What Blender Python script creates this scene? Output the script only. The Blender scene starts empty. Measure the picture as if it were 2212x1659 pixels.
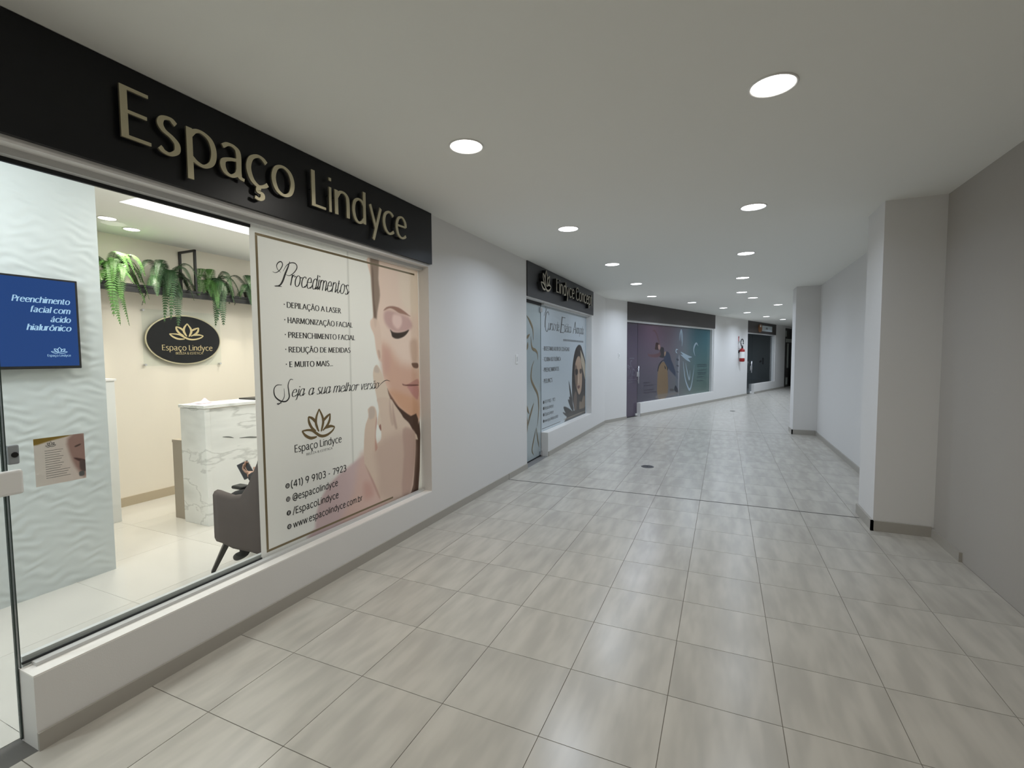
import bpy, bmesh, math, random
import numpy as np
from mathutils import Vector, Matrix
random.seed(7)
SC = bpy.context.scene
COL = SC.collection
PI = math.pi

# ---------------------------------------------------------------- camera, world, exposure
F_PX, PITCH, YAW, ROLL, EYE = 1025.75, .0587, -.4197, -.0066, 1.54
fw = Vector((math.sin(YAW)*math.cos(PITCH), math.cos(YAW)*math.cos(PITCH), -math.sin(PITCH)))
rt = Vector((math.cos(YAW), -math.sin(YAW), 0)); up = rt.cross(fw)
r2 = rt*math.cos(ROLL)+up*math.sin(ROLL); u2 = up*math.cos(ROLL)-rt*math.sin(ROLL)
cd = bpy.data.cameras.new('camera'); cam = bpy.data.objects.new('camera', cd); COL.objects.link(cam)
cd.lens = F_PX/2212*36; cd.sensor_width = 36; cd.sensor_fit = 'HORIZONTAL'; cd.clip_start = .02
cam.matrix_world = Matrix(((r2.x, u2.x, -fw.x, 0), (r2.y, u2.y, -fw.y, 0), (r2.z, u2.z, -fw.z, EYE), (0, 0, 0, 1)))
SC.camera = cam
w = bpy.data.worlds.new('world'); SC.world = w; w.use_nodes = True
w.node_tree.nodes['Background'].inputs[0].default_value = (.5, .55, .6, 1)
w.node_tree.nodes['Background'].inputs[1].default_value = .02
SC.view_settings.view_transform = 'Standard'; SC.view_settings.look = 'None'
SC.view_settings.gamma = 1; SC.view_settings.use_curve_mapping = False
SC.view_settings.exposure = -0.11
P_NEAR, P_FAR, P_SHOP, P_SPOT = 10.5, 14.0, 46.0, 6.0
WARM, COOL = (1, .955, .885), (.73, .84, 1)

H = 2.82            # ceiling height
XL, XG = -2.44, -2.56   # left wall face, glazing plane
XR = 1.63
AX, AY = -2.45, 10.6    # start of the bent part of the left wall
DX, DY = .3262, .9453   # its direction

# ---------------------------------------------------------------- helpers
def lin(c):
    c = c/255.
    return c/12.92 if c <= .04045 else ((c+.055)/1.055)**2.4
def L3(c): return tuple(lin(v) for v in c)
def nodes(m): m.use_nodes = True; return m.node_tree, m.node_tree.nodes['Principled BSDF']
def mat(name, rgb, rough=.6, metal=0, spec=.5, bump=0, bscale=60, var=0, vscale=3, emis=0, stretch=None):
    m = bpy.data.materials.new(name); t, b = nodes(m)
    b.inputs['Base Color'].default_value = (*L3(rgb), 1); b.inputs['Roughness'].default_value = rough
    b.inputs['Metallic'].default_value = metal; b.inputs['Specular IOR Level'].default_value = spec
    if emis:
        b.inputs['Emission Color'].default_value = (*L3(rgb), 1); b.inputs['Emission Strength'].default_value = emis
    if bump or var:
        tc = t.nodes.new('ShaderNodeTexCoord'); mp = t.nodes.new('ShaderNodeMapping'); t.links.new(tc.outputs['Object'], mp.inputs[0])
        if stretch: mp.inputs['Scale'].default_value = stretch
    if bump:
        n = t.nodes.new('ShaderNodeTexNoise'); n.inputs['Scale'].default_value = bscale; n.inputs['Detail'].default_value = 3
        t.links.new(mp.outputs[0], n.inputs[0]); bp = t.nodes.new('ShaderNodeBump'); bp.inputs['Strength'].default_value = bump
        bp.inputs['Distance'].default_value = .01; t.links.new(n.outputs[0], bp.inputs['Height']); t.links.new(bp.outputs[0], b.inputs['Normal'])
    if var:
        n = t.nodes.new('ShaderNodeTexNoise'); n.inputs['Scale'].default_value = vscale; n.inputs['Detail'].default_value = 5
        t.links.new(mp.outputs[0], n.inputs[0]); r = t.nodes.new('ShaderNodeValToRGB')
        a = tuple(max(0, v*(1-var)) for v in L3(rgb)); c = tuple(min(1, v*(1+var)) for v in L3(rgb))
        r.color_ramp.elements[0].position = .3; r.color_ramp.elements[1].position = .7
        r.color_ramp.elements[0].color = (*a, 1); r.color_ramp.elements[1].color = (*c, 1)
        t.links.new(n.outputs[0], r.inputs[0]); t.links.new(r.outputs[0], b.inputs['Base Color'])
    return m
def emit(name, rgb, s):
    m = bpy.data.materials.new(name); m.use_nodes = True; t = m.node_tree; t.nodes.clear()
    e = t.nodes.new('ShaderNodeEmission'); e.inputs[0].default_value = (*rgb, 1); e.inputs[1].default_value = s
    o = t.nodes.new('ShaderNodeOutputMaterial'); t.links.new(e.outputs[0], o.inputs[0]); return m
def glass(name, tint=(255, 255, 255), refl=1.5, rough=.0):
    m = bpy.data.materials.new(name); m.use_nodes = True; t = m.node_tree; t.nodes.clear()
    tr = t.nodes.new('ShaderNodeBsdfTransparent'); tr.inputs[0].default_value = (*L3(tint), 1)
    g = t.nodes.new('ShaderNodeBsdfGlossy'); g.inputs['Roughness'].default_value = rough
    f = t.nodes.new('ShaderNodeFresnel'); f.inputs[0].default_value = refl
    mx = t.nodes.new('ShaderNodeMixShader'); o = t.nodes.new('ShaderNodeOutputMaterial')
    gm = t.nodes.new('ShaderNodeNewGeometry'); iv = t.nodes.new('ShaderNodeMath'); iv.operation = 'SUBTRACT'; iv.inputs[0].default_value = 1
    t.links.new(gm.outputs['Backfacing'], iv.inputs[1]); ml = t.nodes.new('ShaderNodeMath'); ml.operation = 'MULTIPLY'
    t.links.new(f.outputs[0], ml.inputs[0]); t.links.new(iv.outputs[0], ml.inputs[1])
    t.links.new(ml.outputs[0], mx.inputs[0]); t.links.new(tr.outputs[0], mx.inputs[1]); t.links.new(g.outputs[0], mx.inputs[2])
    t.links.new(mx.outputs[0], o.inputs[0]); return m
def vcol(name, rough=.35, transl=0, spec=.5, refl_coat=0):
    m = bpy.data.materials.new(name); t, b = nodes(m)
    a = t.nodes.new('ShaderNodeVertexColor'); a.layer_name = 'print'
    t.links.new(a.outputs[0], b.inputs['Base Color']); b.inputs['Roughness'].default_value = rough
    b.inputs['Specular IOR Level'].default_value = spec; b.inputs['Coat Weight'].default_value = refl_coat; b.inputs['Coat Roughness'].default_value = .02
    if transl:
        tl = t.nodes.new('ShaderNodeBsdfTranslucent'); t.links.new(a.outputs[0], tl.inputs[0])
        mx = t.nodes.new('ShaderNodeMixShader'); mx.inputs[0].default_value = transl
        t.links.new(b.outputs[0], mx.inputs[1]); t.links.new(tl.outputs[0], mx.inputs[2])
        t.links.new(mx.outputs[0], t.nodes['Material Output'].inputs[0])
    return m

class MB:
    """collects geometry, builds ONE mesh object"""
    def __init__(s, M=None): s.v = []; s.f = []; s.M = M
    def add(s, vs, fs):
        o = len(s.v)
        s.v += [tuple(s.M @ Vector(p)) if s.M else tuple(p) for p in vs]; s.f += [tuple(i+o for i in f) for f in fs]; return s
    def box(s, x0, x1, y0, y1, z0, z1):
        return s.add([(x, y, z) for z in (z0, z1) for y in (y0, y1) for x in (x0, x1)],
                     [(0, 2, 3, 1), (4, 5, 7, 6), (0, 1, 5, 4), (2, 6, 7, 3), (0, 4, 6, 2), (1, 3, 7, 5)])
    def prism(s, pts, z0, z1):
        n = len(pts)
        return s.add([(x, y, z0) for x, y in pts]+[(x, y, z1) for x, y in pts],
                     [tuple(range(n-1, -1, -1)), tuple(range(n, 2*n))]+[(i, (i+1) % n, n+(i+1) % n, n+i) for i in range(n)])
    def lathe(s, prof, n=24, c=(0, 0, 0), axis='z', cap=True):
        vs = []
        for r, h in prof:
            for k in range(n):
                a = 2*PI*k/n; p = (r*math.cos(a), r*math.sin(a), h)
                if axis == 'x': p = (p[2], p[0], p[1])
                if axis == 'y': p = (p[1], p[2], p[0])
                vs.append((p[0]+c[0], p[1]+c[1], p[2]+c[2]))
        fs = [(i*n+k, i*n+(k+1) % n, (i+1)*n+(k+1) % n, (i+1)*n+k) for i in range(len(prof)-1) for k in range(n)]
        if cap: fs += [tuple(range(n-1, -1, -1)), tuple((len(prof)-1)*n+k for k in range(n))]
        return s.add(vs, fs)
    def tube(s, pts, r, n=8, closed=False):
        pts = [Vector(p) for p in pts]; m = len(pts); R = r if isinstance(r, (list, tuple)) else [r]*m
        up_ = Vector((0, 0, 1)); vs = []
        for i, p in enumerate(pts):
            a = pts[i-1] if (i or closed) else pts[i]; b = pts[(i+1) % m] if (i < m-1 or closed) else pts[i]
            d = (b-a).normalized(); x = d.cross(up_)
            if x.length < .05: x = d.cross(Vector((1, 0, 0)))
            x.normalize(); y = d.cross(x)
            for k in range(n):
                t = 2*PI*k/n; vs.append(p+(x*math.cos(t)+y*math.sin(t))*R[i])
        q = m if closed else m-1
        fs = [(i*n+k, ((i+1) % m)*n+k, ((i+1) % m)*n+(k+1) % n, i*n+(k+1) % n) for i in range(q) for k in range(n)]
        if not closed: fs += [tuple(range(n)), tuple((m-1)*n+k for k in range(n-1, -1, -1))]
        return s.add(vs, fs)
    def build(s, name, m=None, parent=None, smooth=False, loc=None, bevel=0, kind=None, label=None, bseg=2):
        me = bpy.data.meshes.new(name); me.from_pydata(s.v, [], s.f); me.validate()
        bm = bmesh.new(); bm.from_mesh(me); bmesh.ops.recalc_face_normals(bm, faces=bm.faces); bm.to_mesh(me); bm.free()
        if m: me.materials.append(m)
        if smooth: me.polygons.foreach_set('use_smooth', [True]*len(me.polygons))
        o = bpy.data.objects.new(name, me); COL.objects.link(o)
        if parent: o.parent = parent
        if loc: o.location = loc
        if bevel:
            b = o.modifiers.new('bevel', 'BEVEL'); b.width = bevel; b.segments = bseg; b.limit_method = 'ANGLE'; b.harden_normals = False
        if kind: o['kind'] = kind
        if label: o['label'] = label
        return o
def thing(name, label, cat, loc=(0, 0, 0), rotz=0, group=None):
    o = bpy.data.objects.new(name, None); COL.objects.link(o); o.location = loc; o.rotation_euler = (0, 0, rotz)
    o.empty_display_size = .1
    o['label'] = label; o['category'] = cat
    if group: o['group'] = group
    return o
def tag(o, label, cat, group=None):
    o['label'] = label; o['category'] = cat
    if group: o['group'] = group
    return o
def struct(o, label=None):
    o['kind'] = 'structure'
    if label: o['label'] = label
    return o
def sroot(name, label=None):
    o = bpy.data.objects.new(name, None); COL.objects.link(o); o['kind'] = 'structure'
    if label: o['label'] = label
    return o
def copy_tree(o, parent=None, loc=None):
    c = o.copy(); COL.objects.link(c)
    if parent: c.parent = parent
    if loc: c.location = loc
    for ch in list(o.children): copy_tree(ch, c)
    return c
# frames: local x = along wall (to the right), y = into the wall, z = up
def frame_left(x=XL): return Matrix(((0, -1, 0, x), (1, 0, 0, 0), (0, 0, 1, 0), (0, 0, 0, 1)))
def frame_bent(off=0): return Matrix(((DX, -DY, 0, AX+off*DY), (DY, DX, 0, AY-off*DX), (0, 0, 1, 0), (0, 0, 0, 1)))
FL, FB = frame_left(), frame_bent()

# ---------------------------------------------------------------- pen lettering
def crom(pts, n=6, closed=False):
    if len(pts) == 2: return [tuple(pts[0]), tuple(pts[1])]
    P = [np.array(p, float) for p in pts]; out = []
    m = len(P); rng = range(m if closed else m-1)
    for i in rng:
        p1, p2 = P[i], P[(i+1) % m]
        p0 = P[i-1] if (i or closed) else p1*2-p2
        p3 = P[(i+2) % m] if (i+2 < m or closed) else p2*2-p1
        for k in range(n):
            t = k/n
            out.append(tuple(.5*((2*p1)+(p2-p0)*t+(2*p0-5*p1+4*p2-p3)*t*t+(3*p1-p0-3*p2+p3)*t**3)))
    if not closed: out.append(tuple(P[-1]))
    return out
def a_(s): return [tuple(map(float, q.split(','))) for q in s.split()]
C_ = '.56,.62 .44,.71 .30,.72 .12,.60 .05,.36 .13,.11 .30,-.01 .46,.02 .58,.10'
BOWL = '.06,.55 .18,.68 .34,.72 .54,.62 .62,.38 .56,.12 .38,-.01 .2,.02 .06,.12'
DB = '.58,.56 .46,.69 .30,.72 .12,.61 .05,.36 .12,.10 .28,-.01 .44,.04 .58,.18'
ARCH = '.06,.5 .2,.68 .36,.72 .50,.64 .54,.48 .54,0'
O_ = '@.36,.72 .14,.62 .05,.36 .14,.09 .36,-.01 .58,.09 .67,.36 .58,.62'
CO = '.80,.86 .62,1.0 .42,1.0 .16,.86 .05,.5 .16,.13 .42,-.01 .62,.0 .82,.14'
GL = {
 'a': (.60, '.06,.62 .2,.71 .36,.70 .46,.58 .46,.14 .50,.03 .60,.0', '.46,.42 .25,.38 .08,.30 .05,.17 .12,.04 .26,.0 .40,.08 .46,.2'),
 'q': (.64, DB, '.58,.72 .58,0'),
 'b': (.68, '.06,1.02 .06,0', BOWL), 'c': (.60, C_), 'ç': (.60, C_, '.32,-.02 .30,-.14 .40,-.18 .41,-.27 .32,-.33 .20,-.30'),
 'd': (.64, '.58,1.02 .58,0', DB), 'e': (.62, '.06,.40 .57,.41', '.57,.41 .54,.58 .42,.70 .30,.72 .14,.64 .05,.45 .05,.27 .13,.08 .30,-.01 .46,.02 .58,.10'),
 'f': (.36, '.40,.98 .28,1.02 .16,.92 .15,.7 .15,0', '.0,.70 .34,.70'), 'h': (.60, '.06,1.02 .06,0', ARCH),
 'i': (.12, '.06,.72 .06,0', '.06,.90 .06,.99'), 'j': (.14, '.10,.72 .10,-.2 .02,-.34 -.10,-.34', '.1,.90 .1,.99'),
 'l': (.12, '.06,1.02 .06,0'), 'm': (1.0, '.06,.72 .06,0', '.06,.5 .18,.68 .32,.72 .46,.64 .50,.48 .50,0', '.50,.5 .62,.68 .76,.72 .90,.64 .94,.48 .94,0'),
 'n': (.60, '.06,.72 .06,0', ARCH), 'o': (.72, O_), 'p': (.68, '.06,.72 .06,-.38', BOWL),
 'r': (.36, '.06,.72 .06,0', '.06,.48 .16,.66 .28,.72 .36,.70'),
 's': (.46, '.40,.64 .28,.72 .12,.68 .06,.56 .13,.44 .30,.35 .41,.24 .40,.09 .26,-.01 .12,.0 .03,.07'),
 't': (.38, '.14,.92 .14,.14 .22,.0 .37,.03', '.0,.70 .34,.70'), 'u': (.60, '.06,.72 .06,.2 .14,.03 .28,-.01 .44,.06 .54,.2', '.54,.72 .54,0'),
 'v': (.58, '0,.72 .29,0', '.29,0 .58,.72'), 'w': (.88, '0,.72 .22,0', '.22,0 .44,.72', '.44,.72 .66,0', '.66,0 .88,.72'),
 'y': (.60, '.0,.72 .30,.02', '.60,.72 .16,-.38'), 'x': (.5, '0,.72 .5,0', '.5,.72 0,0'), 'z': (.5, '.02,.70 .48,.70', '.48,.70 .02,.02', '.02,.02 .5,.02'),
 'A': (.78, '.38,1.0 0,0', '.38,1.0 .78,0', '.14,.36 .64,.36'), 'B': (.62, '.08,1 .08,0', '.08,.98 .38,.97 .52,.84 .48,.62 .30,.54 .08,.54', '.30,.54 .54,.44 .58,.24 .46,.05 .08,.02'),
 'C': (.82, CO), 'D': (.82, '.08,1 .08,0', '.08,.98 .42,.96 .70,.80 .78,.5 .70,.2 .42,.04 .08,.02'),
 'E': (.54, '.06,1 .06,0', '.06,.965 .52,.965', '.06,.52 .48,.52', '.06,.035 .54,.035'), 'F': (.5, '.08,1 .08,0', '.08,.965 .5,.965', '.08,.52 .44,.52'),
 'G': (.86, '.80,.86 .62,1.0 .42,1.0 .16,.86 .05,.5 .16,.13 .42,-.01 .62,.0 .80,.10', '.80,.10 .80,.46'),
 'H': (.76, '.08,1 .08,0', '.68,1 .68,0', '.08,.52 .68,.52'), 'I': (.16, '.08,1 .08,0'), 'J': (.3, '.2,1 .2,.0 .12,-.2 0,-.24'),
 'L': (.53, '.06,1 .06,0', '.06,.035 .53,.035'), 'M': (.94, '.12,1 .04,0', '.12,1 .47,.06', '.47,.06 .82,1', '.82,1 .90,0'),
 'N': (.82, '.08,1 .08,0', '.08,1 .74,0', '.74,1 .74,0'), 'O': (.92, '@.46,1.01 .18,.88 .05,.5 .18,.12 .46,-.01 .74,.12 .87,.5 .74,.88'),
 'P': (.58, '.08,1 .08,0', '.08,.98 .38,.97 .54,.84 .54,.62 .40,.49 .08,.48'), 'R': (.68, '.08,1 .08,0', '.08,.98 .36,.97 .52,.86 .52,.64 .36,.53 .08,.52', '.30,.52 .68,0'),
 'S': (.54, '.48,.88 .34,1.0 .18,.99 .07,.84 .13,.66 .34,.52 .48,.38 .50,.18 .36,.0 .18,.0 .05,.12'),
 'T': (.66, '.33,.97 .33,0', '.0,.965 .66,.965'), 'U': (.76, '.08,1 .08,.3 .18,.05 .38,-.01 .58,.05 .68,.3 .68,1'),
 'V': (.76, '0,1 .38,0', '.38,0 .76,1'), 'X': (.7, '0,1 .7,0', '.7,1 0,0'), 'Z': (.66, '.04,.965 .62,.965', '.62,.965 .02,.035', '.02,.035 .66,.035'),
 '.': (.12, '.06,.0 .06,.08'), ',': (.12, '.08,.06 .02,-.14'), "'": (.12, '.06,1 .04,.8'), '-': (.34, '.04,.36 .30,.36'), '/': (.36, '0,-.1 .36,1.06'),
 '(': (.24, '.22,1.1 .06,.8 .02,.46 .06,.12 .22,-.18'), ')': (.24, '.02,1.1 .18,.8 .22,.46 .18,.12 .02,-.18'),
 '&': (.74, '.72,.0 .16,.72 .18,.92 .34,1.0 .48,.9 .46,.74 .14,.46 .04,.24 .14,.04 .34,-.01 .56,.12 .70,.4'),
 '@': (1.0, '.74,.70 .74,.22 .84,.14 .94,.3 .94,.62 .74,.92 .46,.98 .16,.82 .04,.44 .18,.06 .50,-.12 .78,-.02', '.72,.56 .56,.68 .38,.62 .28,.42 .36,.20 .56,.16 .72,.34'),
 '0': (.62, '@.31,1.0 .11,.85 .05,.5 .11,.13 .31,-.01 .51,.13 .57,.5 .51,.85'), '1': (.34, '.06,.84 .24,1.0', '.24,1 .24,0'),
 '2': (.58, '.06,.8 .18,.97 .36,1.0 .52,.86 .48,.6 .04,.03', '.04,.03 .58,.03'), '3': (.56, '.06,.9 .24,1.01 .44,.94 .50,.76 .40,.58 .22,.53', '.22,.53 .44,.47 .53,.26 .44,.06 .24,-.01 .04,.1'),
 '4': (.62, '.44,1 .02,.28', '.02,.28 .62,.28', '.46,1 .46,0'), '7': (.56, '.02,.97 .56,.97', '.56,.97 .20,0'), '9': (.58, '@.30,1.0 .10,.88 .05,.68 .14,.48 .32,.44 .50,.56 .54,.72 .48,.9', '.54,.72 .46,.4 .26,0'),
}
ACC = {'á': ('a', "'"), 'ã': ('a', '~'), 'â': ('a', '^'), 'ô': ('o', '^'), 'é': ('e', "'"), 'Ã': ('A', '~'), 'Á': ('A', "'"), 'É': ('E', "'"), 'Í': ('I', "'")}
def ribbon(pts, wf, closed=False):
    """pts smooth 2D polyline -> left/right offset pairs"""
    P = [np.array(p, float) for p in pts]; m = len(P); out = []
    for i in range(m):
        a = P[i-1] if (i or closed) else P[i]; b = P[(i+1) % m] if (i < m-1 or closed) else P[i]
        d = b-a; l = np.hypot(*d) or 1e-6; d = d/l; w_ = wf(i/(m-1), d)/2; n = np.array([-d[1], d[0]])*w_
        out.append((tuple(P[i]+n), tuple(P[i]-n)))
    return out
def glyph_strokes(ch):
    if ch in ACC:
        b, ac = ACC[ch]; w_, st = glyph_strokes(b); c = w_*.5; t = 1.1 if b.isupper() else .86
        st = list(st)
        if ac == "'": st.append((False, [(c-.02, t), (c+.10, t+.16)]))
        if ac == '^': st += [(False, [(c-.14, t), (c, t+.14)]), (False, [(c, t+.14), (c+.14, t)])]
        if ac == '~': st.append((False, [(c-.18, t), (c-.08, t+.09), (c+.06, t+.03), (c+.18, t+.11)]))
        return w_, st
    if ch == 'Ç': w_, st = glyph_strokes('C'); return w_, list(st)+[(False, [(.44, -.02), (.42, -.14), (.52, -.18), (.52, -.26), (.44, -.31), (.33, -.29)])]
    g = GL[ch]; return g[0], [(s[0] == '@', a_(s.lstrip('@'))) for s in g[1:]]
def layout(txt, T=.12, thin=.45, serif=0, slant=0, track=.14, space=.36, join=False):
    """-> per glyph list of ribbons in em units, total width"""
    x = 0; out = []
    for ch in txt:
        if ch == ' ': x += space; continue
        if join and ch in 'aãáâ': base = 'q'; w_, st = glyph_strokes(base); st = st+glyph_strokes(ch)[1][2:]
        else: w_, st = glyph_strokes(ch)
        rb = []
        if join and ch.islower(): st = st+[(False, [(w_-.10, .64), (w_+.02, .60), (w_+track+.02, .66)] if ch in 'ovr' else [(w_-.06, .02), (w_+.03, .06), (w_+track+.03, .26)])]
        for cl, pts in st:
            sm = crom(pts, 6, cl) if len(pts) > 2 else pts
            sm = [(p[0]+x+slant*p[1], p[1]) for p in sm]
            wf = lambda t, d: T*(thin+(1-thin)*min(1, abs(d[1])*1.02)**1.5)
            rb.append((cl, ribbon(sm, wf, cl)))
            if serif and not cl:
                for e, o in ((0, 1), (-1, -2)):
                    q = pts[e]; d = np.array(q)-np.array(pts[o]); d = d/np.hypot(*d)
                    if abs(d[1]) > .8 and (abs(q[1]) < .02 or abs(q[1]-1) < .04 or (ch.islower() and abs(q[1]-.72) < .03)):
                        yy = q[1]+(.02 if q[1] < .3 else -.02); c = q[0]+x+slant*yy
                        rb.append((False, ribbon([(c-serif, yy), (c+serif, yy)], lambda t, dd: T*.42)))
        out.append(rb); x += w_+track
    return out, x-track
def rib_mesh(mb, rbs, fn, d0, d1=None):
    """fn(u,v)->(x,z) local; flat at depth d0, or solid between d0 (front) and d1"""
    for kk, (cl, rb) in enumerate(rbs):
        if d1 is not None: d0 = d0-.00025*min(kk, 1)
        n = len(rb); vs = []; fs = []
        for a, b in rb:
            for p in (a, b):
                u, v = fn(*p); vs.append((u, d0, v))
        q = n if cl else n-1
        for i in range(q): j = (i+1) % n; fs.append((2*i, 2*i+1, 2*j+1, 2*j))
        if d1 is not None:
            o = len(vs); vs += [(p[0], d1, p[2]) for p in vs]
            for i in range(q):
                j = (i+1) % n; fs += [(2*i, 2*j, o+2*j, o+2*i), (2*j+1, 2*i+1, o+2*i+1, o+2*j+1)]
            if not cl: fs += [(0, o, o+1, 1), (2*n-2, 2*n-1, o+2*n-1, o+2*n-2)]
        mb.add(vs, fs)
def text(parent, M, txt, u0, u1, v0, cap, m, d=-.001, d1=None, name='lettering', kw={}, label=None):
    ls, W = layout(txt, **kw); sx = (u1-u0)/W
    mb = MB(M)
    for i, rb in enumerate(ls): rib_mesh(mb, rb, lambda a, b: (u0+a*sx, v0+b*cap), d-(i % 2)*.00005, d1)
    return mb.build(name, m, parent, label=label, kind='stuff')
def strokes(mb, lst, fn, wf, d, d1=None, n=8):
    for k, (pts, w_) in enumerate(lst):
        sm = crom(pts, n); rb = ribbon(sm, lambda t, dd, w_=w_: wf(t, w_))
        rib_mesh(mb, [(False, rb)], fn, d-k*.00004, d1)
def lotus(parent, M, uc, v0, W, m, d=-.001, d1=None, name='emblem', hs=1):
    mb = MB(M)
    strokes(mb, [(s, .055) for s in LOTUS], lambda a, b: (uc+a*W, v0+b*W*hs), lambda t, w_: w_*(.35+.9*math.sin(PI*min(1, max(0, .08+t*.84)))), d, d1)
    return mb.build(name, m, parent, kind='stuff')

# ---------------------------------------------------------------- flat print: soft polygons painted on a vertex grid
def paint(name, parent, M, u0, u1, v0, v1, step, base, shapes, m, d=0.):
    nu = int((u1-u0)/step)+1; nv = int((v1-v0)/step)+1
    U, V = np.meshgrid(np.linspace(u0, u1, nu), np.linspace(v0, v1, nv)); col = base(U, V)
    for pts, c, soft, op in shapes:
        c = np.array(c, float); sm = np.array(crom(pts, 3, True)); pad = soft*1.5
        bx = (U > sm[:, 0].min()-pad) & (U < sm[:, 0].max()+pad) & (V > sm[:, 1].min()-pad) & (V < sm[:, 1].max()+pad)
        if not bx.any(): continue
        x = U[bx]; y = V[bx]; dist = np.full(x.shape, 9.); ins = np.zeros(x.shape, bool)
        for i in range(len(sm)):
            ax, ay = sm[i-1]; bx_, by_ = sm[i]; dx, dy = bx_-ax, by_-ay
            t = np.clip(((x-ax)*dx+(y-ay)*dy)/(dx*dx+dy*dy+1e-12), 0, 1)
            dist = np.minimum(dist, np.hypot(x-ax-t*dx, y-ay-t*dy))
            cr = ((ay > y) != (by_ > y)) & (x < (dx)*(y-ay)/(dy+1e-12)+ax); ins ^= cr
        sd = np.where(ins, dist, -dist); a = np.clip(sd/soft*.5+.5, 0, 1); a = a*a*(3-2*a)*op
        col[bx] = col[bx]*(1-a[:, None])+c*a[:, None]
    col = np.clip(col, 0, 255)/255.; colL = np.where(col <= .04045, col/12.92, ((col+.055)/1.055)**2.4)
    vs = np.stack([U.ravel(), np.full(U.size, d), V.ravel()], 1)
    idx = np.arange(nu*nv).reshape(nv, nu)
    q = np.stack([idx[:-1, :-1], idx[:-1, 1:], idx[1:, 1:], idx[1:, :-1]], -1).reshape(-1, 4)
    A = np.array(M); vs = vs@A[:3, :3].T+A[:3, 3]
    me = bpy.data.meshes.new(name); me.vertices.add(len(vs)); me.vertices.foreach_set('co', vs.ravel())
    me.loops.add(q.size); me.loops.foreach_set('vertex_index', q.ravel()); me.polygons.add(len(q))
    me.polygons.foreach_set('loop_start', np.arange(0, q.size, 4)); me.update(calc_edges=True)
    at = me.color_attributes.new('print', 'FLOAT_COLOR', 'POINT')
    at.data.foreach_set('color', np.concatenate([colL.reshape(-1, 3), np.ones((U.size, 1))], 1).ravel())
    me.materials.append(m); o = bpy.data.objects.new(name, me); COL.objects.link(o)
    if parent: o.parent = parent
    return o

# flat artwork outlines, in metres along and up the wall they are printed on
LOTUS = [[[0.022,0.667],[-0.063,0.501],[-0.087,0.35],[-0.048,0.221],[-0.004,0.131]],[[0.022,0.667],[0.114,0.48],[0.136,0.341],[0.097,0.2],[0.062,0.122]],[[-0.306,0.52],[-0.194,0.47],[-0.107,0.383],[-0.075,0.327]],[[-0.306,0.516],[-0.287,0.386],[-0.216,0.254],[-0.095,0.155]],[[0.365,0.516],[0.258,0.457],[0.165,0.39],[0.13,0.342]],[[0.365,0.516],[0.337,0.358],[0.258,0.241],[0.117,0.138]],[[0.5,0.175],[0.373,0.208],[0.275,0.2],[0.178,0.178]],[[-0.5,0.211],[-0.344,0.212],[-0.206,0.182],[-0.092,0.103],[0.024,0.027],[0.144,0.0],[0.282,0.021],[0.425,0.089],[0.5,0.171]],[[-0.5,0.211],[-0.41,0.101],[-0.276,0.019],[-0.161,0.007],[-0.069,0.017]]]
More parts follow.
